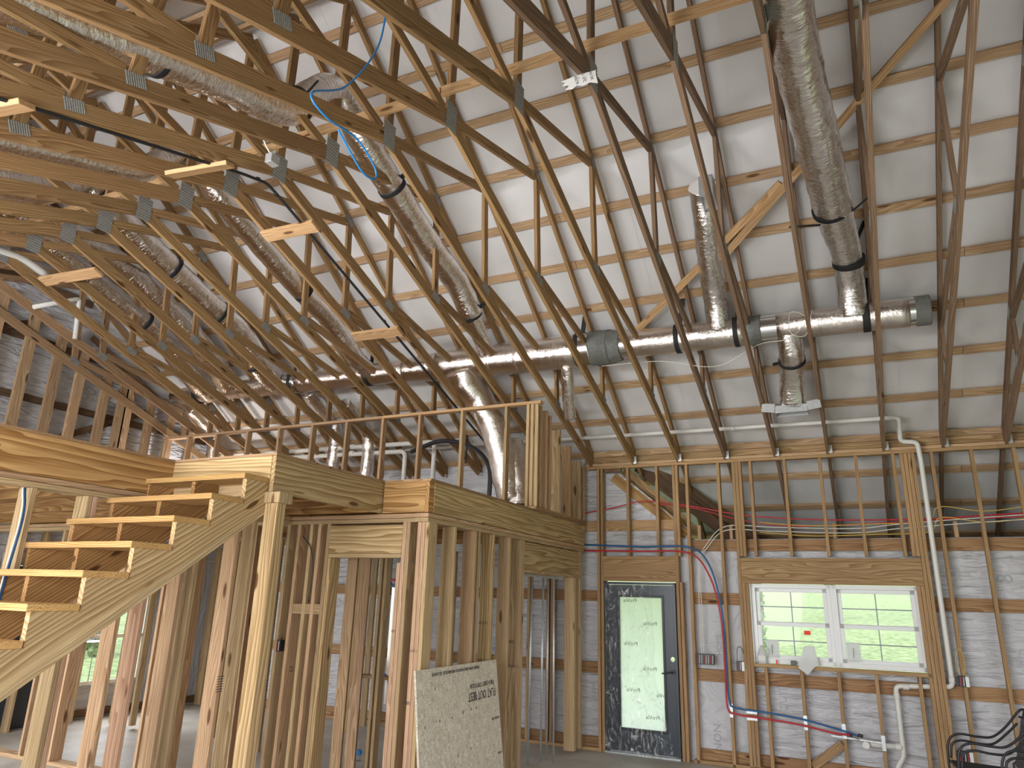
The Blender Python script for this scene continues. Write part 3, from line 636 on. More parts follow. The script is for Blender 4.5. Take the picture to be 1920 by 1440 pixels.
def strap(p, d, r, label, tails=(), w_=.05):
    t = empty('strap', p, label, 'strap', 'black hanging straps on the ducts')
    ring(t, p, d, r, w_, 'strap', 'loop')
    for a in tails: board('tail', p if len(a) == 3 else a[0], a if len(a) == 3 else a[1], w_, .008, 'strap', t, d, bev=0)
    return t
strap(TP(.29), (1, 0, 0), .156, 'wide black strap round the trunk duct beside the right roof truss', ((.33, 7.6, 5.25),), .07)
strap(TP(-1.62), (1, 0, 0), .168, 'black strap round the middle of the trunk duct, left of the short branch', ((-1.52, 7.5, 5.2),), .05)
strap(TP(-.98), (1, 0, 0), .166, 'black strap against the grey sealed joint of the trunk duct', ((-.9, 7.55, 5.3),), .05)
strap(TP(-2.80), (1, 0, 0), .214, 'black strap round the thick trunk duct left of the large sealed joint', ((-2.72, 7.55, 5.1),), .055)
strap(TP(-5.9), (1, 0, 0), .16, 'black strap round the trunk duct above the loft rail', ((-5.8, 7.5, 5.1),), .055)
strap(TP(-7.25), (1, 0, 0), .162, 'black strap round the trunk duct left of the sloping branch', ((-7.2, 7.5, 5.1),), .05)
strap(TP(-9.2), (1, 0, 0), .152, 'black strap near the far left end of the trunk duct', ((-9.1, 7.5, 5.0),), .05)
# branches
b1 = duct_obj('branch_duct', [(.18, 7.55, 4.66), (.18, 7.42, 4.98), (.17, 7.05, 5.12), (.10, 6.5, 5.29), (.02, 5.6, 5.50), (-.045, 4.9, 5.66), (-.07, 4.3, 5.72), (-.06, 3.7, 5.68), (0, 3.0, 5.45)],
    lambda s: .138 if s < .16 else (.138 + min(1, (s - .16) * 8) * .03), 'largest shiny foil duct rising steeply through the right roof trusses', n=14)
strap((.185, 7.12, 5.08), (-.03, -.8, .55), .152, 'black strap round the lower bend of the largest foil duct', ((.36, 7.0, 5.42),), .05)
s_ = strap((.08, 6.42, 5.31), (-.1, -1, .3), .172, 'black strap stretched level across the largest foil duct between two trusses', (), .045)
board('tail', (-.29, 6.35, 5.16), (-.03, 6.42, 5.16), .045, .008, 'strap', s_, (0, 1, .2), bev=0); board('tail', (.15, 6.42, 5.17), (.40, 6.42, 5.36), .045, .008, 'strap', s_, (0, 1, .2), bev=0)
b2 = duct_obj('branch_duct', [(-1.16, 7.55, 4.72), (-1.15, 7.35, 5.02), (-1.12, 6.95, 5.28), (-1.08, 6.62, 5.5), (-1.06, 6.42, 5.68), (-1.04, 6.30, 5.74)], lambda s: .125 if s < .85 else .125 + (s - .85) * .1, 'short shiny foil branch duct ending in a metal boot under mid roof')
def boot(p, sx_, sy_, sz_, label):
    t = empty('register_boot', p, label, 'boot', 'sheet metal register boots')
    x, y, z = p; s = .004
    block('boot_side', (x - sx_ / 2, y - sy_ / 2, z - sz_ / 2), (x - sx_ / 2 + s, y + sy_ / 2, z + sz_ / 2), 'galv', t, bev=0); block('boot_side', (x + sx_ / 2 - s, y - sy_ / 2, z - sz_ / 2), (x + sx_ / 2, y + sy_ / 2, z + sz_ / 2), 'galv', t, bev=0)
    block('boot_side', (x - sx_ / 2, y - sy_ / 2, z - sz_ / 2), (x + sx_ / 2, y - sy_ / 2 + s, z + sz_ / 2), 'galv', t, bev=0); block('boot_side', (x - sx_ / 2, y + sy_ / 2 - s, z - sz_ / 2), (x + sx_ / 2, y + sy_ / 2, z + sz_ / 2), 'galv', t, bev=0)
    block('boot_top', (x - sx_ / 2, y - sy_ / 2, z + sz_ / 2 - s), (x + sx_ / 2, y + sy_ / 2, z + sz_ / 2), 'black', t, bev=0)
    return t
boot((-.98, 6.25, 5.62), .13, .3, .22, 'bent metal boot at the top of the short foil branch duct')
b8 = duct_obj('branch_duct', [(-.45, 7.62, 4.6), (-.45, 7.75, 4.42), (-.47, 7.93, 4.32), (-.50, 8.12, 4.2), (-.53, 8.3, 4.02)], .128, 'small foil duct dropping from the trunk to a metal register boot')
strap((-.46, 7.86, 4.36), (0, .8, -.5), .140, 'black strap round the small dropping duct above its boot', ((-.66, 7.85, 4.33),), .04)
bt = boot((-.54, 8.36, 3.93), .34, .2, .09, 'wide metal register boot hung between trusses above the drain pipe')
for s in (-1, 1): board('hanger_plate', (-.54 + s * .17, 8.25, 3.94), (-.54 + s * .31, 8.25, 3.96), .1, .005, 'galv', bt, bev=0)
def chordpath(x, ys, off): return [(x, y, zb(y) + off(y)) for y in ys]
ys_ = [7.6, 7.35, 7.0, 6.6, 6.0, 5.3, 4.7, 4.2, 3.7, 3.1, 2.4, 1.8, 1.2]
def branch(x, label, r, ys=ys_, o1=.5, o2=.42, z0=4.74):
    P = []
    for y in ys:
        f = min(1, max(0, (7.6 - y) / .9)); base = z0 * (1 - f) + (zb(y) + (o1 if y > YR else o2)) * f
        if abs(y - YR) < .3: base += .06
        P.append((x + .02 * math.sin(y * 3), y, base))
    t = duct_obj('branch_duct', P, r, label, n=12)
    return t, P
t3, P3 = branch(-3.98, 'long foil duct running over the peak, with a loop of blue cable hanging before it', lambda s: .105 if s < .1 else .145, o1=.66, o2=.34)
for i, (y, s) in enumerate(((6.95, 'low down near the trunk'), (5.21, 'below the blue cable loop'), (3.79, 'at the roof peak, top left centre'), (2.5, 'near the upper left corner'))):
    z = min(((abs(p[1] - y), p[2]) for p in P3))[1] + 0
    a = sorted(P3, key=lambda p: abs(p[1] - y))[:2]; q = a[0]; q2 = a[1]; f = (y - q[1]) / (q2[1] - q[1]); z = q[2] + (q2[2] - q[2]) * f
    strap((-3.98, y, z), (0, 1, (q2[2] - q[2]) / (q2[1] - q[1])), .153 if i else .15, 'black strap round the long duct with blue cable, ' + s, ((-3.72, y - .05, z + .12),))
t4, P4 = branch(-5.85, 'long foil duct left of the black gas pipe', .12, o1=.47, o2=.22)
t5, P5 = branch(-7.49, 'broad foil duct sloping down to the trunk in the left roof', .185, o1=.56, o2=.45)
t6, P6 = branch(-8.90, 'foil duct sloping down at the far left behind the cleats', .168, o1=.6, o2=.5)
t7 = duct_obj('branch_duct', [(-8.45, 7.5, 4.8), (-8.4, 6.9, 5.15), (-8.42, 6.3, 5.5), (-8.42, 5.5, 5.82), (-8.4, 4.9, 5.92), (-8.4, 4.2, 5.95)], .17, 'sagging foil duct between the two broad sloping ducts at far left')
for PP, x, ys2, lab in ((P4, -5.85, (6.09, 4.24), 'thinner duct left of the gas pipe'), (P5, -7.49, (7.06, 6.25, 5.44, 4.35), 'broad sloping duct in the left roof'), (P6, -8.9, (6.2, 5.24), 'far left sloping duct')):
    for j, y in enumerate(ys2):
        a = sorted(PP, key=lambda p: abs(p[1] - y))[:2]; q, q2 = a; f = (y - q[1]) / (q2[1] - q[1]); z = q[2] + (q2[2] - q[2]) * f
        strap((x, y, z), (0, 1, (q2[2] - q[2]) / (q2[1] - q[1])), .196 if x == -7.49 else (.178 if x < -8 else .128), ORD[j] + ' black strap from the bottom round the ' + lab)
big = duct_obj('return_duct', [(-4.42, 7.6, 4.62), (-4.38, 7.7, 4.45), (-4.28, 7.85, 4.25), (-4.15, 8.0, 3.95), (-4.05, 8.08, 3.55), (-3.98, 8.12, 3.2), (-3.9, 8.12, 2.98)], lambda s: .24 - .06 * min(1, s * 3), 'thick dull foil duct dropping from the trunk behind the loft rail', mat='foil2', n=10)
duct_obj('return_duct', [(-4.02, 8.25, 3.75), (-3.92, 8.22, 3.45), (-3.84, 8.18, 3.12), (-3.82, 8.15, 2.9)], .17, 'second thick foil duct leaning beside the dropping duct behind the loft rail', mat='foil2', n=10)
duct_obj('small_duct', [(-2.98, 7.62, 4.52), (-3.02, 7.75, 4.35), (-3.08, 7.95, 4.15), (-3.12, 8.1, 4.0)], .075, 'thin foil duct slanting down behind the loft corner', n=10)
for x, yb_, lab, zz in ((-6.55, 8.55, 'right of the three vertical foil ducts behind the loft rail', 4.2), (-7.25, 8.6, 'middle of the three vertical foil ducts behind the loft rail', 4.45), (-9.75, 8.5, 'left of the three vertical foil ducts behind the loft rail', 4.4)):
    duct_obj('riser_duct', [(x, 7.9, zz + .25), (x, 8.2, zz + .1), (x, yb_, zz - .15), (x, yb_, 3.4), (x, yb_, 2.82)], .1, lab + ', crinkled', n=10, wr=.12, group='small riser ducts')

# ---------------------------------------------------------------- pipes and cables
def pipe(name, pts, r, mat, label, cat, sides=10, n=6, fit=(), smooth=True, group=None):
    t = empty(name, pts[0], label, cat, group)
    tube('run', pts, r, mat, t, sides, n, smooth=smooth)
    for p, d in fit: ring(t, p, d, r * 1.22, r * 2.2, mat, 'coupling', sides)
    return t
def rounded(pts, r=.05, n=4):
    out = [V(pts[0])]
    for i in range(1, len(pts) - 1):
        p, a, b = V(pts[i]), V(pts[i - 1]), V(pts[i + 1]); u = (a - p).normalized(); v = (b - p).normalized()
        rr = min(r, (a - p).length / 2.1, (b - p).length / 2.1); s, e = p + u * rr, p + v * rr
        for k in range(n + 1):
            t = k / n; out.append(s.lerp(p, t).lerp(p.lerp(e, t), t))
    out.append(V(pts[-1])); return out
pipe('drain_pipe', rounded([(-6.5, 9.05, 3.97), (.52, 9.05, 3.92), (.55, 9.05, 3.905), (.55, 9.25, 3.68), (.72, 9.25, 3.66), (.735, 9.30, 3.45), (.745, 9.405, 1.03), (.20, 9.405, 1.0), (.20, 9.405, .30), (.12, 9.405, .18), (.1, 9.405, .02)]), .027, 'pvc',
     'white plastic drain pipe running along the eave and down beside the window', 'pipe', smooth=False, fit=(((.745, 9.4, 1.1), (0, 0, 1)), ((-1.3, 9.05, 3.933), (1, 0, 0)), ((.2, 9.405, .9), (0, 0, 1)), ((.3, 9.405, 1.0), (1, 0, 0))))
pipe('trap_stub', rounded([(.20, 9.405, .39), (-.13, 9.405, .39), (-.16, 9.33, .39)], .03), .03, 'pvc', 'short white drain stub with open end under the window', 'pipe', smooth=False, fit=(((-.155, 9.335, .39), (0, 1, 0)), ((.16, 9.405, .39), (1, 0, 0))))
pipe('gas_pipe', rounded([(-4.44, .6, zb(.6) - .1), (-4.46, 2.06, zb(2.06) - .085), (-4.62, 3.9, zb(3.9) - .085), (-4.64, 4.2, zb(4.18) - .1), (-4.63, 4.5, zb(4.5) - .09), (-4.58, 7.4, zb(7.4) - .085), (-4.57, 8.6, zb(8.6) - .085)], .06), .014, 'black',
     'thin black gas pipe following the underside of the roof trusses', 'pipe', smooth=False, fit=(((-4.635, 4.08, zb(4.1) - .095), (0, 1, .3)), ((-4.64, 4.32, zb(4.32) - .095), (0, 1, -.3)), ((-4.6, 6.1, zb(6.1) - .085), (0, 1, -.36))))
pipe('vent_pipe', [(-8.7, 2.6, 5.22), (-8.78, 4.18, 5.55), (-8.8, 4.75, 5.5)], .05, 'pvc', 'fat white vent pipe at the left edge under the roof peak', 'pipe', sides=16)
pipe('vent_elbow', rounded([(-9.3, 4.95, 5.23), (-9.3, 5.5, 5.57), (-9.3, 5.55, 5.0)], .05), .03, 'pvc', 'white pipe tee hanging before the gable wall at far left', 'pipe', smooth=False)
for z1, z2, xe, ze, lab in ((4.07, 3.95, -5.42, 3.5, 'upper of two white pipes behind the loft rail'), (3.98, 3.84, -5.92, 3.35, 'lower of two white pipes behind the loft rail')):
    pipe('white_pipe', rounded([(-9.8, 8.62, z1 - .08), (xe, 8.62, z2), (xe, 8.62, 2.82)], .09), .035, 'pvc', lab, 'pipe', smooth=False, fit=(((-6.9, 8.62, (z1 + z2) / 2 - .04), (1, 0, 0)),), group='white pipes behind the loft rail')
pipe('black_hose', [(-5.6, 8.3, 3.75), (-5.1, 8.25, 3.86), (-4.6, 8.2, 3.75), (-4.25, 8.1, 3.45), (-4.2, 8.05, 3.0), (-4.2, 8.05, 2.82)], .03, 'black', 'curved black hose behind the loft rail', 'hose')
pipe('black_rod', [(-4.75, 8.4, 3.95), (-4.74, 8.35, 3.55)], .012, 'black', 'short black gas fitting hanging behind the loft rail', 'fitting')
pipe('blue_cable', [(-2.6, 3.25, 6.2), (-2.6, 3.18, 5.8), (-2.62, 3.14, 5.37), (-2.64, 2.9, 4.88), (-2.62, 2.60, 4.60), (-2.6, 2.72, 4.51), (-2.6, 3.0, 4.55), (-2.6, 3.2, 4.47), (-2.6, 3.22, 4.39), (-2.6, 3.1, 4.36), (-2.6, 2.95, 4.43), (-2.6, 2.83, 4.50)], .0065, 'bluec', 'bright blue cable hanging in a loose loop near the top centre', 'cable', sides=8, n=10)
pipe('blue_water_line', [(-3.38, 9.34, 2.53), (-2.6, 9.34, 2.50), (-1.98, 9.34, 2.49), (-1.73, 9.34, 2.28), (-1.60, 9.34, 1.72), (-1.585, 9.34, 1.1), (-1.575, 9.34, .72), (-1.5, 9.34, .645), (-1.2, 9.34, .625), (-.81, 9.34, .59), (-.48, 9.34, .53), (-.3, 9.34, .49), (-.2, 9.34, .47)], .011, 'blue', 'blue water line curving down the studs between door and window', 'pipe', sides=8)
pipe('red_water_line', [(-3.38, 9.32, 2.45), (-2.6, 9.32, 2.44), (-1.98, 9.32, 2.42), (-1.74, 9.32, 2.17), (-1.62, 9.32, 1.7), (-1.60, 9.32, 1.1), (-1.595, 9.32, .65), (-1.5, 9.32, .58), (-1.2, 9.32, .56), (-.81, 9.32, .53), (-.48, 9.32, .48), (-.3, 9.32, .475)], .011, 'red', 'red water line curving down the studs between door and window', 'pipe', sides=8)
pipe('red_cable', [(-3.4, 9.38, 2.96), (-2.98, 9.38, 3.02), (-2.53, 9.38, 3.10), (-1.9, 9.38, 3.01), (-1.37, 9.38, 2.90), (-.74, 9.38, 2.83), (-.04, 9.38, 2.80), (.78, 9.38, 2.80), (1.64, 9.38, 2.84), (2.5, 9.38, 2.85)], .008, 'red', 'red cable bundle strung through the upper studs', 'cable', sides=6)
pipe('red_cable', [(-2.4, 9.385, 3.06), (-1.9, 9.385, 2.99), (-1.37, 9.385, 2.84), (-.74, 9.385, 2.74), (.2, 9.385, 2.76), (1.0, 9.385, 2.79), (2.5, 9.385, 2.82)], .006, 'red', 'thinner red cable sagging below the red bundle in the upper studs', 'cable', sides=6)
for i, (dz, m_, lab) in enumerate(((.03, 'cable', 'white cable looping from the upper studs down toward the switch box'), (-.02, 'cable', 'second white cable just under the looping white one'), (0.07, 'ycable', 'yellow cable draped through the upper studs right of the window header'), (-.05, 'ycable', 'lower yellow cable draped through the upper studs'))):
    if m_ == 'cable': P = [(-1.88 + i * .03, 9.37, 1.15), (-1.88 + i * .03, 9.37, 1.8), (-1.86, 9.37, 2.3), (-1.75, 9.37, 2.5 + dz), (-1.5, 9.37, 2.72 + dz), (-.94, 9.37, 2.70 + dz), (-.05, 9.37, 2.67 + dz), (.51, 9.37, 2.72 + dz), (1.6, 9.37, 2.79 + dz), (2.6, 9.37, 2.83 + dz)]
    else: P = [(-1.1, 9.37, 2.72 + dz), (-.5, 9.37, 2.67 + dz), (.2, 9.37, 2.68 + dz), (.72, 9.37, 2.70 + dz), (.86, 9.37, 2.86 + dz), (1.3, 9.37, 2.8 + dz), (1.9, 9.37, 2.86 + dz), (2.6, 9.37, 2.88)]
    pipe('cable', P, .0055, m_, lab, 'cable', sides=6, group='cables in the upper studs')
pipe('thin_white_wire', [(-2.5, 7.5, 4.42), (-1.8, 7.45, 4.38), (-1.2, 7.45, 4.25), (-.75, 7.4, 4.42), (-.45, 7.4, 4.45), (-.25, 7.38, 4.62), (-.4, 7.36, 4.72), (-.42, 7.36, 4.5), (-.28, 7.36, 4.45), (-.2, 7.36, 4.7)], .0035, 'cable', 'thin white wire drooping below the trunk duct with a loose loop', 'wire', sides=6, n=8)
for i, x in enumerate((-2.0, -1.98)): pass
# nail plates over the water lines
for x, z, vert in ((-1.56, .61, 1), (-.75, .55, 1), (-.36, .50, 1), (.02, .42, 1), (-1.33, .615, 0), (-1.33, .545, 0)):
    o = block('nail_plate', (x - (.019 if vert else .06), 9.352, z - (.075 if vert else .022)), (x + (.019 if vert else .06), 9.356, z + (.075 if vert else .022)), 'galv', None, bev=0)
    tag(o, 'shiny steel nail guard plate on the stud ' + {-1.56: 'left of the window posts', -.75: 'second below the window sill', -.36: 'third below the window sill', .02: 'beside the open drain stub', -1.33: 'bundle left of the window, ' + ('upper' if z > .58 else 'lower')}[x], 'plate', 'nail guard plates')
v = empty('faucet_stub', (-.2, 9.33, .48), 'small valve stubs on the red and blue line ends under the window', 'valve')
for x in (-.3, -.2): ring(v, (x, 9.34, .475), (1, 0, -.2), .018, .05, 'black', 'crimp'); 
board('outlet_bar', (-.5, 9.36, .445), (.02, 9.36, .42), .02, .012, 'galv', v); tube('outlet', [(-.24, 9.34, .47), (-.24, 9.28, .43)], .012, 'galv', v, 8, 2)
# electrical boxes
def ebox(x, y, z, w_, h, label, n=1, plate=True):
    t = empty('junction_box', (x, y, z), label, 'electrical box', 'electrical boxes on the studs')
    block('back', (x, y - .01, z), (x + w_, y + .05, z + h), 'black', t); s = w_ / max(1, n)
    for i in range(n * 2): board('wire', (x + (i + .5) * s / 2, y - .014, z + .01), (x + (i + .5) * s / 2 + .005, y - .016, z + h - .012), .007, .004, 'cable' if i % 3 else 'red', t, bev=0)
    if plate: block('bracket', (x + w_ + .003, y - .02, z + .005), (x + w_ + .035, y - .016, z + h - .005), 'outlet', t)
    return t
ebox(-1.94, 9.35, 1.10, .21, .12, 'wide black switch box with many wires, right of the door', 4, False)
ebox(-1.47, 9.35, 1.05, .06, .11, 'single black box with white bracket left of the window'); ebox(.80, 9.35, 1.04, .06, .11, 'single black box with white bracket right of the white pipe')
ebox(.70, 9.35, .30, .10, .12, 'low black box behind the patio chair', 2)
ebox(-4.95, 5.36, 1.28, .045, .1, 'small black box on the stud beside the landing post', 1, False)
o = pipe('wire_pair', [(-1.46, 9.36, 1.16), (-1.45, 9.36, 1.30), (-1.41, 9.36, 1.32), (-1.38, 9.36, 1.25)], .004, 'black', 'black wire arching out of the box left of the window', 'wire', sides=6)
pipe('wire_pair', [(.82, 9.36, 1.15), (.80, 9.36, 1.32), (.85, 9.36, 1.42), (.88, 9.36, 1.3), (.86, 9.36, 1.16)], .004, 'ycable', 'yellow and white wire loop above the box beside the white pipe', 'wire', sides=6)
t = empty('octagon_box', (-4.0, 3.6, 5.25), 'small grey metal electrical box hanging under a left roof chord', 'electrical box')
block('box_body', (-4.0, 3.56, 5.10), (-3.93, 3.65, 5.18), 'galv', t); tube('cable_tail', [(-3.96, 3.58, 5.17), (-3.97, 3.5, 5.25), (-3.92, 3.4, 5.32)], .006, 'cable', t, 6, 4)
board('diagonal_block', (-.72, 9.43, .10), (-.39, 9.43, .36), .09, .038, 'stud_b', wb)
# conduits standing in the opening under the loft
for i, (x, y, h) in enumerate(((-3.66, 8.2, 2.16), (-3.57, 8.36, 2.16), (-3.56, 8.52, 2.12), (-3.44, 8.44, 2.14))):
    o = tube('steel_conduit', [(x, y, 0.0), (x + .01, y + .02 - i * .03, h)], .013, 'galv', None, 8, 2); tag(o, ORD[i] + ' from the left of four bright steel tubes standing in the opening', 'tube', 'bright steel tubes')
o = board('steel_bracket', (-3.64, 7.6, 2.09), (-3.44, 8.7, 2.07), .05, .01, 'galv', None); tag(o, 'flat steel bracket linking the tops of the standing tubes', 'bracket')
pipe('brown_wire', [(-4.78, 5.36, 2.32), (-4.66, 5.35, 2.2), (-4.62, 5.36, 2.0), (-4.64, 5.37, 1.72)], .005, 'black', 'dark wire curving down the boarded recess beside the landing post', 'wire', sides=6)
pipe('blue_wire', [(-4.96, 2.85, 2.42), (-4.93, 2.86, 2.2), (-4.95, 2.84, 1.6), (-4.95, 2.84, .2)], .008, 'blue', 'blue and white cable running down the stud behind the top stairs', 'cable', sides=6)
pipe('blue_wire', [(-4.95, 2.83, 2.42), (-4.92, 2.84, 2.2), (-4.94, 2.82, 1.6), (-4.94, 2.82, .2)], .006, 'cable', 'white cable strapped beside the blue one behind the stairs', 'cable', sides=6)
for pts, m_, lab in (([(-5.3, 7.6, 2.3), (-5.3, 7.6, 1.95), (-5.1, 7.5, 1.9)], 'blue', 'upper blue water line in the shower framing'), ([(-5.35, 7.6, 1.98), (-5.08, 7.5, 1.98)], 'red', 'short red water line in the shower framing'), ([(-5.5, 7.6, .85), (-5.25, 7.6, .87), (-5.2, 7.6, .5), (-5.2, 7.6, .15)], 'blue', 'lower blue water line curving to the floor')):
    pipe('water_line', pts, .012, m_, lab + ' seen between the studs', 'pipe', sides=8)
shp = block('foil_bundle', (-5.55, 8.0, .5), (-5.35, 8.05, 1.9), 'foil'); tag(shp, 'shiny wrapped panel glimpsed between the studs of the small header opening', 'panel')
# water bottle
wbt = empty('water_bottle', (-5.35, 7.3, .02), 'small clear water bottle with blue label between the studs', 'bottle')
tube('bottle_body', [(-5.35, 7.3, 0), (-5.35, 7.3, .03), (-5.35, 7.3, .14), (-5.35, 7.3, .17), (-5.35, 7.3, .2)], lambda s: .032 if s < .7 else .012, 'plastic', wbt, 14, smooth=False); ring(wbt, (-5.35, 7.3, .09), (0, 0, 1), .0325, .05, 'bluec', 'bottle_label')

# ---------------------------------------------------------------- window in the back wall
w1 = empty('window_1', (-.36, YA + .08, 1.15), kind='structure')
yw = YA + .11
def bar(lo, hi, m_='vinyl', nm='frame_bar', par=w1, lab=None): return block(nm, lo, hi, m_, par, lab)
for u0, u1 in ((-1.255, -.365), (-.345, .545)):
    z0_, z1_ = 1.155, 2.055
    for lo, hi in (((u0, yw - .04, z0_), (u0 + .045, yw + .04, z1_)), ((u1 - .045, yw - .04, z0_), (u1, yw + .04, z1_)), ((u0, yw - .04, z0_), (u1, yw + .04, z0_ + .05)), ((u0, yw - .04, z1_ - .045), (u1, yw + .04, z1_))): bar(lo, hi)
    zm = 1.60
    for (a, b, yy, nm) in ((z0_ + .05, zm + .02, yw - .02, 'lower_sash'), (zm - .02, z1_ - .045, yw + .015, 'upper_sash')):
        x0_, x1_ = u0 + .045, u1 - .045
        for lo, hi in (((x0_, yy - .015, a), (x0_ + .045, yy + .015, b)), ((x1_ - .045, yy - .015, a), (x1_, yy + .015, b)), ((x0_, yy - .015, a), (x1_, yy + .015, a + .045)), ((x0_, yy - .015, b - .045), (x1_, yy + .015, b))): bar(lo, hi, nm=nm + '_rail')
        block('pane', (x0_ + .045, yy - .003, a + .045), (x1_ - .045, yy + .003, b - .045), 'glass', w1, bev=0)
        xm, zz = (x0_ + x1_) / 2, (a + b) / 2
        bar((xm - .006, yy - .004, a + .04), (xm + .006, yy + .004, b - .04), 'grille', 'muntin'); bar((x0_ + .04, yy - .005, zz - .006), (x1_ - .04, yy + .005, zz + .006), 'grille', 'muntin')
bar((-.37, yw - .035, 1.155), (-.34, yw + .035, 2.055), nm='mullion')
bar((-1.27, YA + .02, 1.15), (-1.255, YA + .10, 2.06), 'paper', 'foam_strip'); bar((.545, YA + .02, 1.15), (.56, YA + .10, 2.06), 'paper', 'foam_strip')
# things on the sill and on the glass
def flat(name, x0, x1, z0, z1, y, m_, label, cat, group=None):
    o = block(name, (x0, y, z0), (x1, y + .003, z1), m_, None, bev=0); return tag(o, label, cat, group)
flat('red_sticker', -.69, -.62, 1.49, 1.535, yw - .05, 'redlabel', 'small red sticker on the lower left window glass', 'sticker')
for x0, x1, z0, z1, lab in ((-1.12, -.98, 1.22, 1.42, 'printed energy label on the left window glass, behind the jug'), (-.25, -.11, 1.22, 1.43, 'printed energy label on the right window glass')):
    o = flat('energy_label', x0, x1, z0, z1, yw - .05, 'milky', lab, 'label', 'energy labels on the glass')
    block('print_band', (x0 + .005, yw - .053, z1 - .03), (x1 - .005, yw - .0515, z1 - .015), 'ink', o, bev=0)
    for i in range(5): block('print_line', (x0 + .012, yw - .053, z1 - .06 - i * .03), (x1 - .02 - .01 * (i % 2), yw - .0515, z1 - .055 - i * .03), 'ink', o, bev=0)
    for lo in ((x0 + .008, z0 + .01),): text('U-FACTOR', (lo[0], yw - .0535, lo[1]), (1, 0, 0), (0, 0, 1), .02, 'ink', o)
jug = empty('plastic_jug', (-1.19, 9.40, 1.15), 'white plastic jug standing at the left end of the window sill', 'jug')
tube('jug_body', [(-1.17, 9.385, 1.15), (-1.17, 9.385, 1.17), (-1.17, 9.385, 1.25), (-1.17, 9.385, 1.30), (-1.17, 9.385, 1.33), (-1.17, 9.385, 1.35)], lambda s: .055 if s < .52 else (.04 if s < .8 else .02), 'milky', jug, 12, smooth=False)
block('jug_label', (-1.21, 9.325, 1.18), (-1.13, 9.33, 1.24), 'paper', jug); tube('jug_handle', [(-1.13, 9.38, 1.33), (-1.10, 9.38, 1.30), (-1.115, 9.38, 1.24)], .009, 'milky', jug, 8, 4)
o = block('utility_box', (-.86, 9.37, 1.15), (-.80, 9.40, 1.20), 'slate'); tag(o, 'small grey box on the window sill near the white plastic', 'box')
o = block('red_marker', (-1.02, 9.36, 1.15), (-1.005, 9.375, 1.20), 'redlabel'); tag(o, 'tiny red upright marker on the window sill', 'marker')
poly_prism('plastic_offcut', [(-.70, 9.33, 1.37), (-.585, 9.335, 1.37), (-.555, 9.33, 1.17), (-.60, 9.32, 1.15), (-.68, 9.30, 1.06), (-.775, 9.31, 1.13), (-.73, 9.33, 1.27)], (0, 1, 0), .004, 'milky')
tag(bpy.context.scene.collection.objects['plastic_offcut'], 'white translucent plastic offcut hanging over the middle of the window sill', 'offcut')
o = block('grey_panel', (-5.35, 6.2, 2.18), (-5.15, 6.22, 2.42), 'slate'); tag(o, 'small dark grey panel high between the landing post and the recess', 'panel')
t = empty('socket_box', (-9.98, 7.72, .5), 'black electrical box in front of the lower left window', 'electrical box'); block('back', (-9.98, 7.68, .5), (-9.92, 7.76, .66), 'black', t)
# windows and dark door of the gable wall, below
w2 = empty('window_2', (XG - .1, 7.55, .45), kind='structure')
for (y0_, y1_) in ((7.02, 7.55), (7.57, 8.08)):
    for lo, hi in (((y0_, .45), (y0_ + .04, 1.75)), ((y1_ - .04, .45), (y1_, 1.75)), ((y0_, .45), (y1_, .5)), ((y0_, 1.7), (y1_, 1.75)), ((y0_, 1.08), (y1_, 1.13))): block('frame_bar', (XG - .15, lo[0], lo[1]), (XG - .10, hi[0], hi[1]), 'vinyl', w2)
    block('pane', (XG - .13, y0_, .5), (XG - .124, y1_, 1.7), 'glass', w2, bev=0); block('muntin', (XG - .12, (y0_ + y1_) / 2 - .006, .5), (XG - .115, (y0_ + y1_) / 2 + .006, 1.7), 'grille', w2, bev=0)
d2 = block('door_2', (XG - .16, 5.87, 0), (XG - .10, 6.98, 2.04), 'slate'); tag(d2, kind='structure')
for z in (.15, .8, 1.45): block('door_panel', (XG - .097, 5.98, z), (XG - .09, 6.87, z + .5), 'slate', d2)

# ---------------------------------------------------------------- door in the back wall
d1 = empty('door_1', (-2.65, YA + .05, 0), kind='structure')
dx0, dx1 = -3.115, -2.175
for lo, hi in (((dx0, YA + .01, 0), (dx0 + .03, YA + .12, 2.05)), ((dx1 - .03, YA + .01, 0), (dx1, YA + .12, 2.05)), ((dx0, YA + .01, 2.02), (dx1, YA + .12, 2.05))): block('door_frame', lo, hi, 'slate', d1)
block('threshold', (dx0, YA - .02, 0), (dx1, YA + .12, .025), 'galv', d1)
cu = bpy.data.curves.new('slab', 'CURVE'); cu.dimensions = '2D'; cu.fill_mode = 'BOTH'; cu.extrude = .022
def ring2(pts):
    s = cu.splines.new('POLY'); s.points.add(len(pts) - 1); s.use_cyclic_u = True
    for p, q in zip(s.points, pts): p.co = (q[0], q[1], 0, 1)
sl0, sl1 = dx0 + .033, dx1 - .033
gx0, gx1, gz0, gz1 = -2.92, -2.36, .30, 1.86
ring2([(sl0, .03), (sl1, .03), (sl1, 2.015), (sl0, 2.015)]); ring2([(gx0, gz0), (gx0, gz1), (gx1, gz1), (gx1, gz0)])
hx, hz = -2.245, 1.13
ring2([(hx + .03 * math.cos(a * math.pi / 8), hz + .03 * math.sin(a * math.pi / 8)) for a in range(16)])
tmp = bpy.data.objects.new('slab', cu); C.objects.link(tmp)
me = bpy.data.meshes.new_from_object(tmp.evaluated_get(bpy.context.evaluated_depsgraph_get())); bpy.data.objects.remove(tmp)
me.materials.clear(); o = link('door_slab', me, M['slate'], d1); place(o, frame_mx((0, YA + .06, 0), (1, 0, 0), (0, 0, 1), (0, -1, 0)), d1)
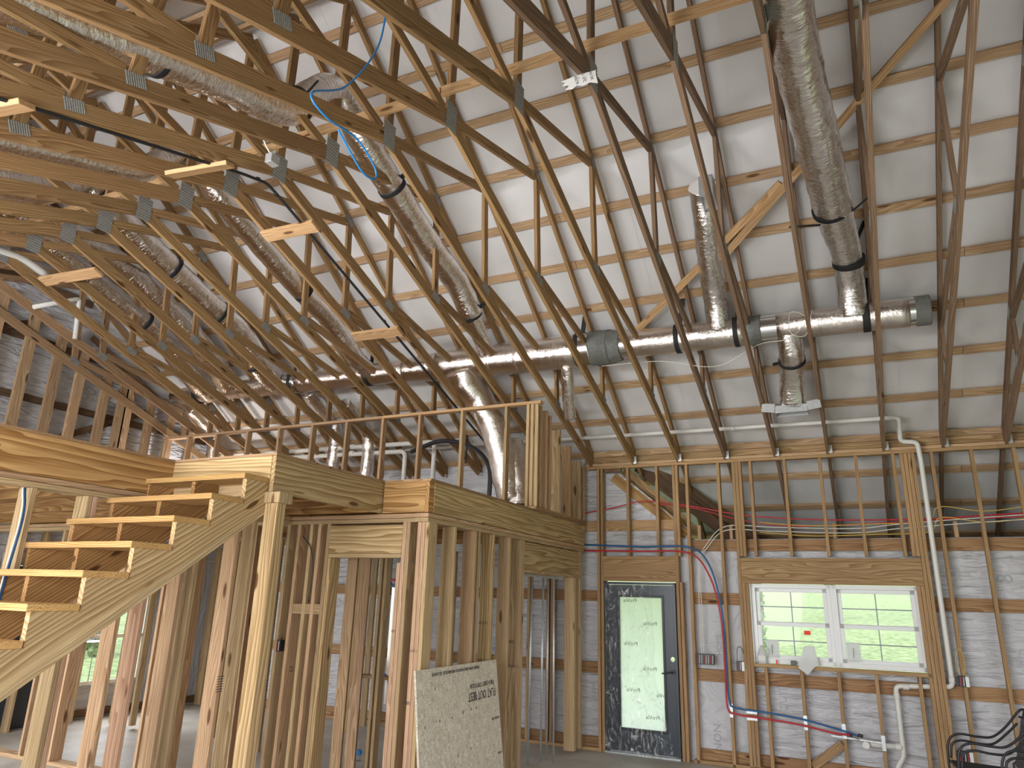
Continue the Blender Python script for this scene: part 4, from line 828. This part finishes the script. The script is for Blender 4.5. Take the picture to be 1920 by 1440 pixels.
for lo, hi in (((gx0 - .03, gz0 - .03), (gx0, gz1 + .03)), ((gx1, gz0 - .03), (gx1 + .03, gz1 + .03)), ((gx0, gz0 - .03), (gx1, gz0)), ((gx0, gz1), (gx1, gz1 + .03))): block('glazing_bead', (lo[0], YA + .028, lo[1]), (hi[0], YA + .04, hi[1]), 'black', d1)
gp = block('pane', (gx0, YA + .055, gz0), (gx1, YA + .065, gz1), 'film', d1, bev=0)
for s, x, z in (('ProVia', -2.86, 1.80), ('ProVia', -2.60, 1.52), ('ProVia', -2.86, 1.27), ('ProVia', -2.62, .98), ('ProVia', -2.84, .72), ('ProVia', -2.60, .42), ('ProVia', -2.46, .68)):
    text(s, (x + .17, YA + .05, z), (-1, 0, 0), (0, 0, 1), .065, 'ink', d1, name='film_print', ext=.0003)
hd = ring(d1, (hx, YA + .03, .98), (0, 1, 0), .032, .02, 'black', 'handle_rose', 16); tube('lever', [(hx, YA + .02, .98), (hx, YA - .03, .98), (hx - .03, YA - .045, .98), (hx - .12, YA - .045, .965)], .009, 'black', hd, 8, 4)
# clear plastic draped over the door
bm = bmesh.new(); nx, nz_ = 26, 46; vv = {}
for i in range(nx + 1):
    for j in range(nz_ + 1):
        s, t_ = i / nx, j / nz_
        z = 2.03 - t_ * 2.015; wid = .66 + .22 * t_ ** 3 + .05 * math.sin(t_ * 9); x = dx0 + .02 + s * wid
        x = min(x, dx0 + .02 + s * (.62 + .25 * t_ * t_))
        nn = noise.noise(V((x * 7, z * 2.2, 1))) * .035 + noise.noise(V((x * 19, z * 6, 4))) * .014
        flare = .22 * max(0, t_ - .82) ** 1.2 * 2
        vv[i, j] = bm.verts.new((x, YA - .03 + nn - flare, z))
for i in range(nx):
    for j in range(nz_): bm.faces.new((vv[i, j], vv[i + 1, j], vv[i + 1, j + 1], vv[i, j + 1]))
for f in bm.faces: f.smooth = True
me = bpy.data.meshes.new('plastic_sheet'); bm.to_mesh(me); bm.free()
tag(link('plastic_sheet', me, M['plastic']), 'wrinkled clear plastic sheet hanging over the dark door', 'plastic sheet')

# ---------------------------------------------------------------- leaning board
pb = empty('strand_board', (-3.1, 5.9, 0), 'sheet of strand board with upside down print leaning on the loft wall studs', 'board')
pT0, pT1 = V((-3.335, 5.20, 1.225)), V((-3.345, 6.66, 1.225)); pB0, pB1 = V((-3.185, 5.22, .0)), V((-3.195, 6.67, .0))
u = (pT1 - pT0).normalized(); vd = (pB0 - pT0).normalized(); nrm = u.cross(vd).normalized()
if nrm.x < 0: nrm = -nrm
L = (pT1 - pT0).length; H = (pB0 - pT0).length
o = board('sheet', pT0 + vd * H / 2, pT1 + vd * H / 2, H, .018, 'osb', pb, vd, bev=0)
def on(uu, vv_): return pT0 + u * uu + vd * vv_ + nrm * .0105
text('FLAT OUT BEST', on(L - .06, .245), -u, vd, .105, 'ink', pb, squeeze=.75); text('FOR A QUIET, STIFF FLOOR', on(L - .08, .175), -u, vd, .055, 'ink', pb, squeeze=.72)
text('THIS SIDE DOWN  SPACE 1/8 INCH AT ENDS AND EDGES  USE A SPACER', on(L - .35, .03), -u, vd, .038, 'ink', pb, squeeze=.7)
text('FOR ENDS  10 IN', on(L - .02, .50), -u, vd, .03, 'ink', pb, squeeze=.7); text('AT ENDS', on(L - .02, .80), -u, vd, .03, 'ink', pb, squeeze=.7)
for a, b in ((.12, .42), (.35, .40), (.56, .40), (.75, .38), (.9, .37), (1.0, .37), (.1, .8), (.35, .76), (.62, .70), (.85, .68), (.3, .15)): text('0', on(a, b), -u, vd, .035, 'ink', pb)
# lumber stamps
for x, y, z, s in ((-3.50, YW1 - .002, .95, '||||||||'), (-3.50, YW1 - .002, 1.35, 'KD-HT 2'), (-3.50, YW1 - .002, .3, 'KD-HT 2'), (-3.68, YW1 - .002, 1.5, 'KD')):
    text(s, (x - .02, y, z), (1, 0, 0), (0, 0, 1), .03, 'ink', wfr, squeeze=.8)
for y, z, s, par in ((6.64, 1.55, 'KD-HT', wsd), (7.34, 1.35, '|||||||', wsd), (7.34, 1.1, 'KD-HT 2', wsd), (6.64, 1.2, '||||||', wsd)):
    text(s, (xs_ - .13, y - .02, z), (1, 0, 0), (0, 0, 1), .04, 'ink', par, squeeze=.8)
pst = bpy.data.objects['landing_post']
text('E2', (-3.85, 3.958, 1.62), (1, 0, 0), (0, 0, 1), .045, 'ink', pst); text('|||||||', (-3.93, 3.958, .95), (1, 0, 0), (0, 0, 1), .06, 'ink', pst); text('KD-HT 022', (-3.93, 3.958, 1.35), (1, 0, 0), (0, 0, 1), .025, 'ink', pst)
# torn paper tag at the truss peak
tg = empty('paper_tag', (-1.45, 3.95, 5.35), 'torn white paper tag hanging from a truss peak near top centre', 'paper tag')
rr = random.Random(3); cx_, cz_ = 3.93, 5.31
base_pts = [(-1.60, 5.37), (-1.52, 5.385), (-1.44, 5.39), (-1.34, 5.385), (-1.335, 5.33), (-1.31, 5.23), (-1.37, 5.265), (-1.42, 5.25), (-1.47, 5.275), (-1.50, 5.245), (-1.555, 5.26), (-1.53, 5.30), (-1.585, 5.315), (-1.565, 5.345)]
poly_prism('sheet', [(x, 3.93 + .3 * (z - 5.3), z) for x, z in base_pts], (0, 1, -.3), .002, 'paper', tg)
for i, s in enumerate(('DO NOT', 'CUT OR', 'ALTER')): text(s, (-1.345 - i * .055, 3.925, 5.28), (-.2, 0, 1), (-1, 0, -.2), .03, 'ink', tg)

# ---------------------------------------------------------------- patio chairs
def chair(loc, rz, label):
    t = empty('patio_chair', (0, 0, 0), label, 'chair', 'black metal patio chairs')
    def tb(name, pts, r=.011, n=8): return tube(name, pts, r, 'black', t, 8, n)
    for s in (-1, 1):
        Y = s * .27
        tb('arm_rail', [(-.27, Y, 0), (-.275, Y, .42), (-.25, Y, .60), (-.16, Y, .665), (0, Y, .655), (.12, Y, .665), (.24, Y, .76), (.36, Y, .90), (.40, Y * .9, .93), (.40, Y * .8, .90)])
        tb('arm_rail', [(-.25, Y, .45), (-.225, Y, .57), (-.14, Y, .61), (0, Y, .595), (.12, Y, .605), (.24, Y, .70), (.34, Y, .80)])
        tb('back_leg', [(.40, Y * .85, .90), (.30, Y, .50), (.26, Y, .40), (.34, Y, 0)])
    tb('seat_frame', [(-.26, -.27, .42), (-.26, .27, .42)]); tb('back_bar', [(.36, -.24, .86), (.39, 0, .88), (.36, .24, .86)])
    board('seat', (-.25, 0, .425), (.27, 0, .40), .50, .02, 'strap', t, (0, 1, 0)); board('backrest', (.27, 0, .43), (.375, 0, .86), .44, .015, 'slate', t, (0, 1, 0))
    t.location = loc; t.rotation_euler = (0, 0, rz); return t
chair((.86, 8.45, 0), math.radians(4), 'black metal patio chair facing left at the lower right corner')
chair((1.22, 7.75, 0), math.radians(8), 'second black patio chair cut off by the lower right corner')

lp = empty('work_lamp', (-9.7, 8.05, 3.1), 'small lit work lamp glowing at the left end behind the loft rail', 'lamp')
tube('lamp_stem', [(-9.7, 8.05, 2.81), (-9.7, 8.05, 3.08)], .012, 'black', lp, 8, 2)
bm = bmesh.new(); bmesh.ops.create_uvsphere(bm, u_segments=16, v_segments=10, radius=.045)
for f in bm.faces: f.smooth = True
me = bpy.data.meshes.new('bulb'); bm.to_mesh(me); bm.free()
mb, mn, ml_, mbs = nmat('lit bulb'); mbs.inputs['Emission Color'].default_value = (1, .95, .88, 1); mbs.inputs['Emission Strength'].default_value = 60
o = link('bulb', me, mb, lp); o.location = (0, 0, .02)
ld = bpy.data.lights.new('work_lamp_light', 'POINT'); ld.energy = 30; ld.shadow_soft_size = .06; lo_ = bpy.data.objects.new('work_lamp_light', ld); C.objects.link(lo_); lo_.location = (-9.62, 7.95, 3.2)
# ---------------------------------------------------------------- trees outside
def tree(x, y, h, r, crown, seed, label):
    rd = random.Random(seed); z = lawn_z(y); t = empty('tree', (x, y, z), label, 'tree', 'trees on the lawn outside')
    tube('trunk', [(x, y, z - .1), (x + .1, y, z + h * .4), (x + .25 * rd.uniform(-1, 1), y, z + h)], lambda s: r * (1.15 - .6 * s), 'bark', t, 12, 8, wrinkle=.15, wf=2)
    for b in range(3):
        a = rd.uniform(0, 6.28); zz = z + h * rd.uniform(.25, .6)
        tube('branch', [(x, y, zz), (x + math.cos(a) * 1.0, y + math.sin(a) * .6, zz + .9), (x + math.cos(a) * 2.2, y + math.sin(a) * 1.2, zz + 1.7)], lambda s: r * .35 * (1.1 - s), 'bark', t, 8, 5)
    bm = bmesh.new()
    for i in range(crown):
        a = rd.uniform(0, 6.28); q = rd.random() ** .5
        if i % 3 == 0: c = V((x + math.cos(a) * r * 1.3, y + math.sin(a) * r * 1.3, z + rd.random() * h * .6))
        else: c = V((x + math.cos(a) * 2.4 * q, y + math.sin(a) * 2.0 * q, z + h * (.45 + .6 * rd.random())))
        n1 = V((rd.uniform(-1, 1), rd.uniform(-1, 1), rd.uniform(-1, 1))).normalized(); n2 = n1.orthogonal().normalized(); s = rd.uniform(.05, .13)
        bm.faces.new([bm.verts.new(c + n1 * s), bm.verts.new(c + n2 * s * .6), bm.verts.new(c - n1 * s), bm.verts.new(c - n2 * s * .6)])
    me = bpy.data.meshes.new('crown'); bm.to_mesh(me); bm.free(); link('crown', me, M['leaf'], t)
    for o in t.children:
        if o.data and o.name.startswith('crown'): o.location = -V(t.location)
tree(-2.6, 19, 5.5, .24, 1700, 1, 'ivy covered tree trunk seen through the left window'); tree(-4.6, 25, 6, .14, 900, 2, 'slender tree seen at the left edge of the left window')
tree(-1.2, 30, 5, .12, 900, 3, 'leaning young tree seen in the left window'); tree(2.6, 33, 5, .16, 1300, 4, 'bushy tree seen at the right of the right window')
tree(-18, 13, 6, .2, 1500, 5, 'tree beyond the lower left window')
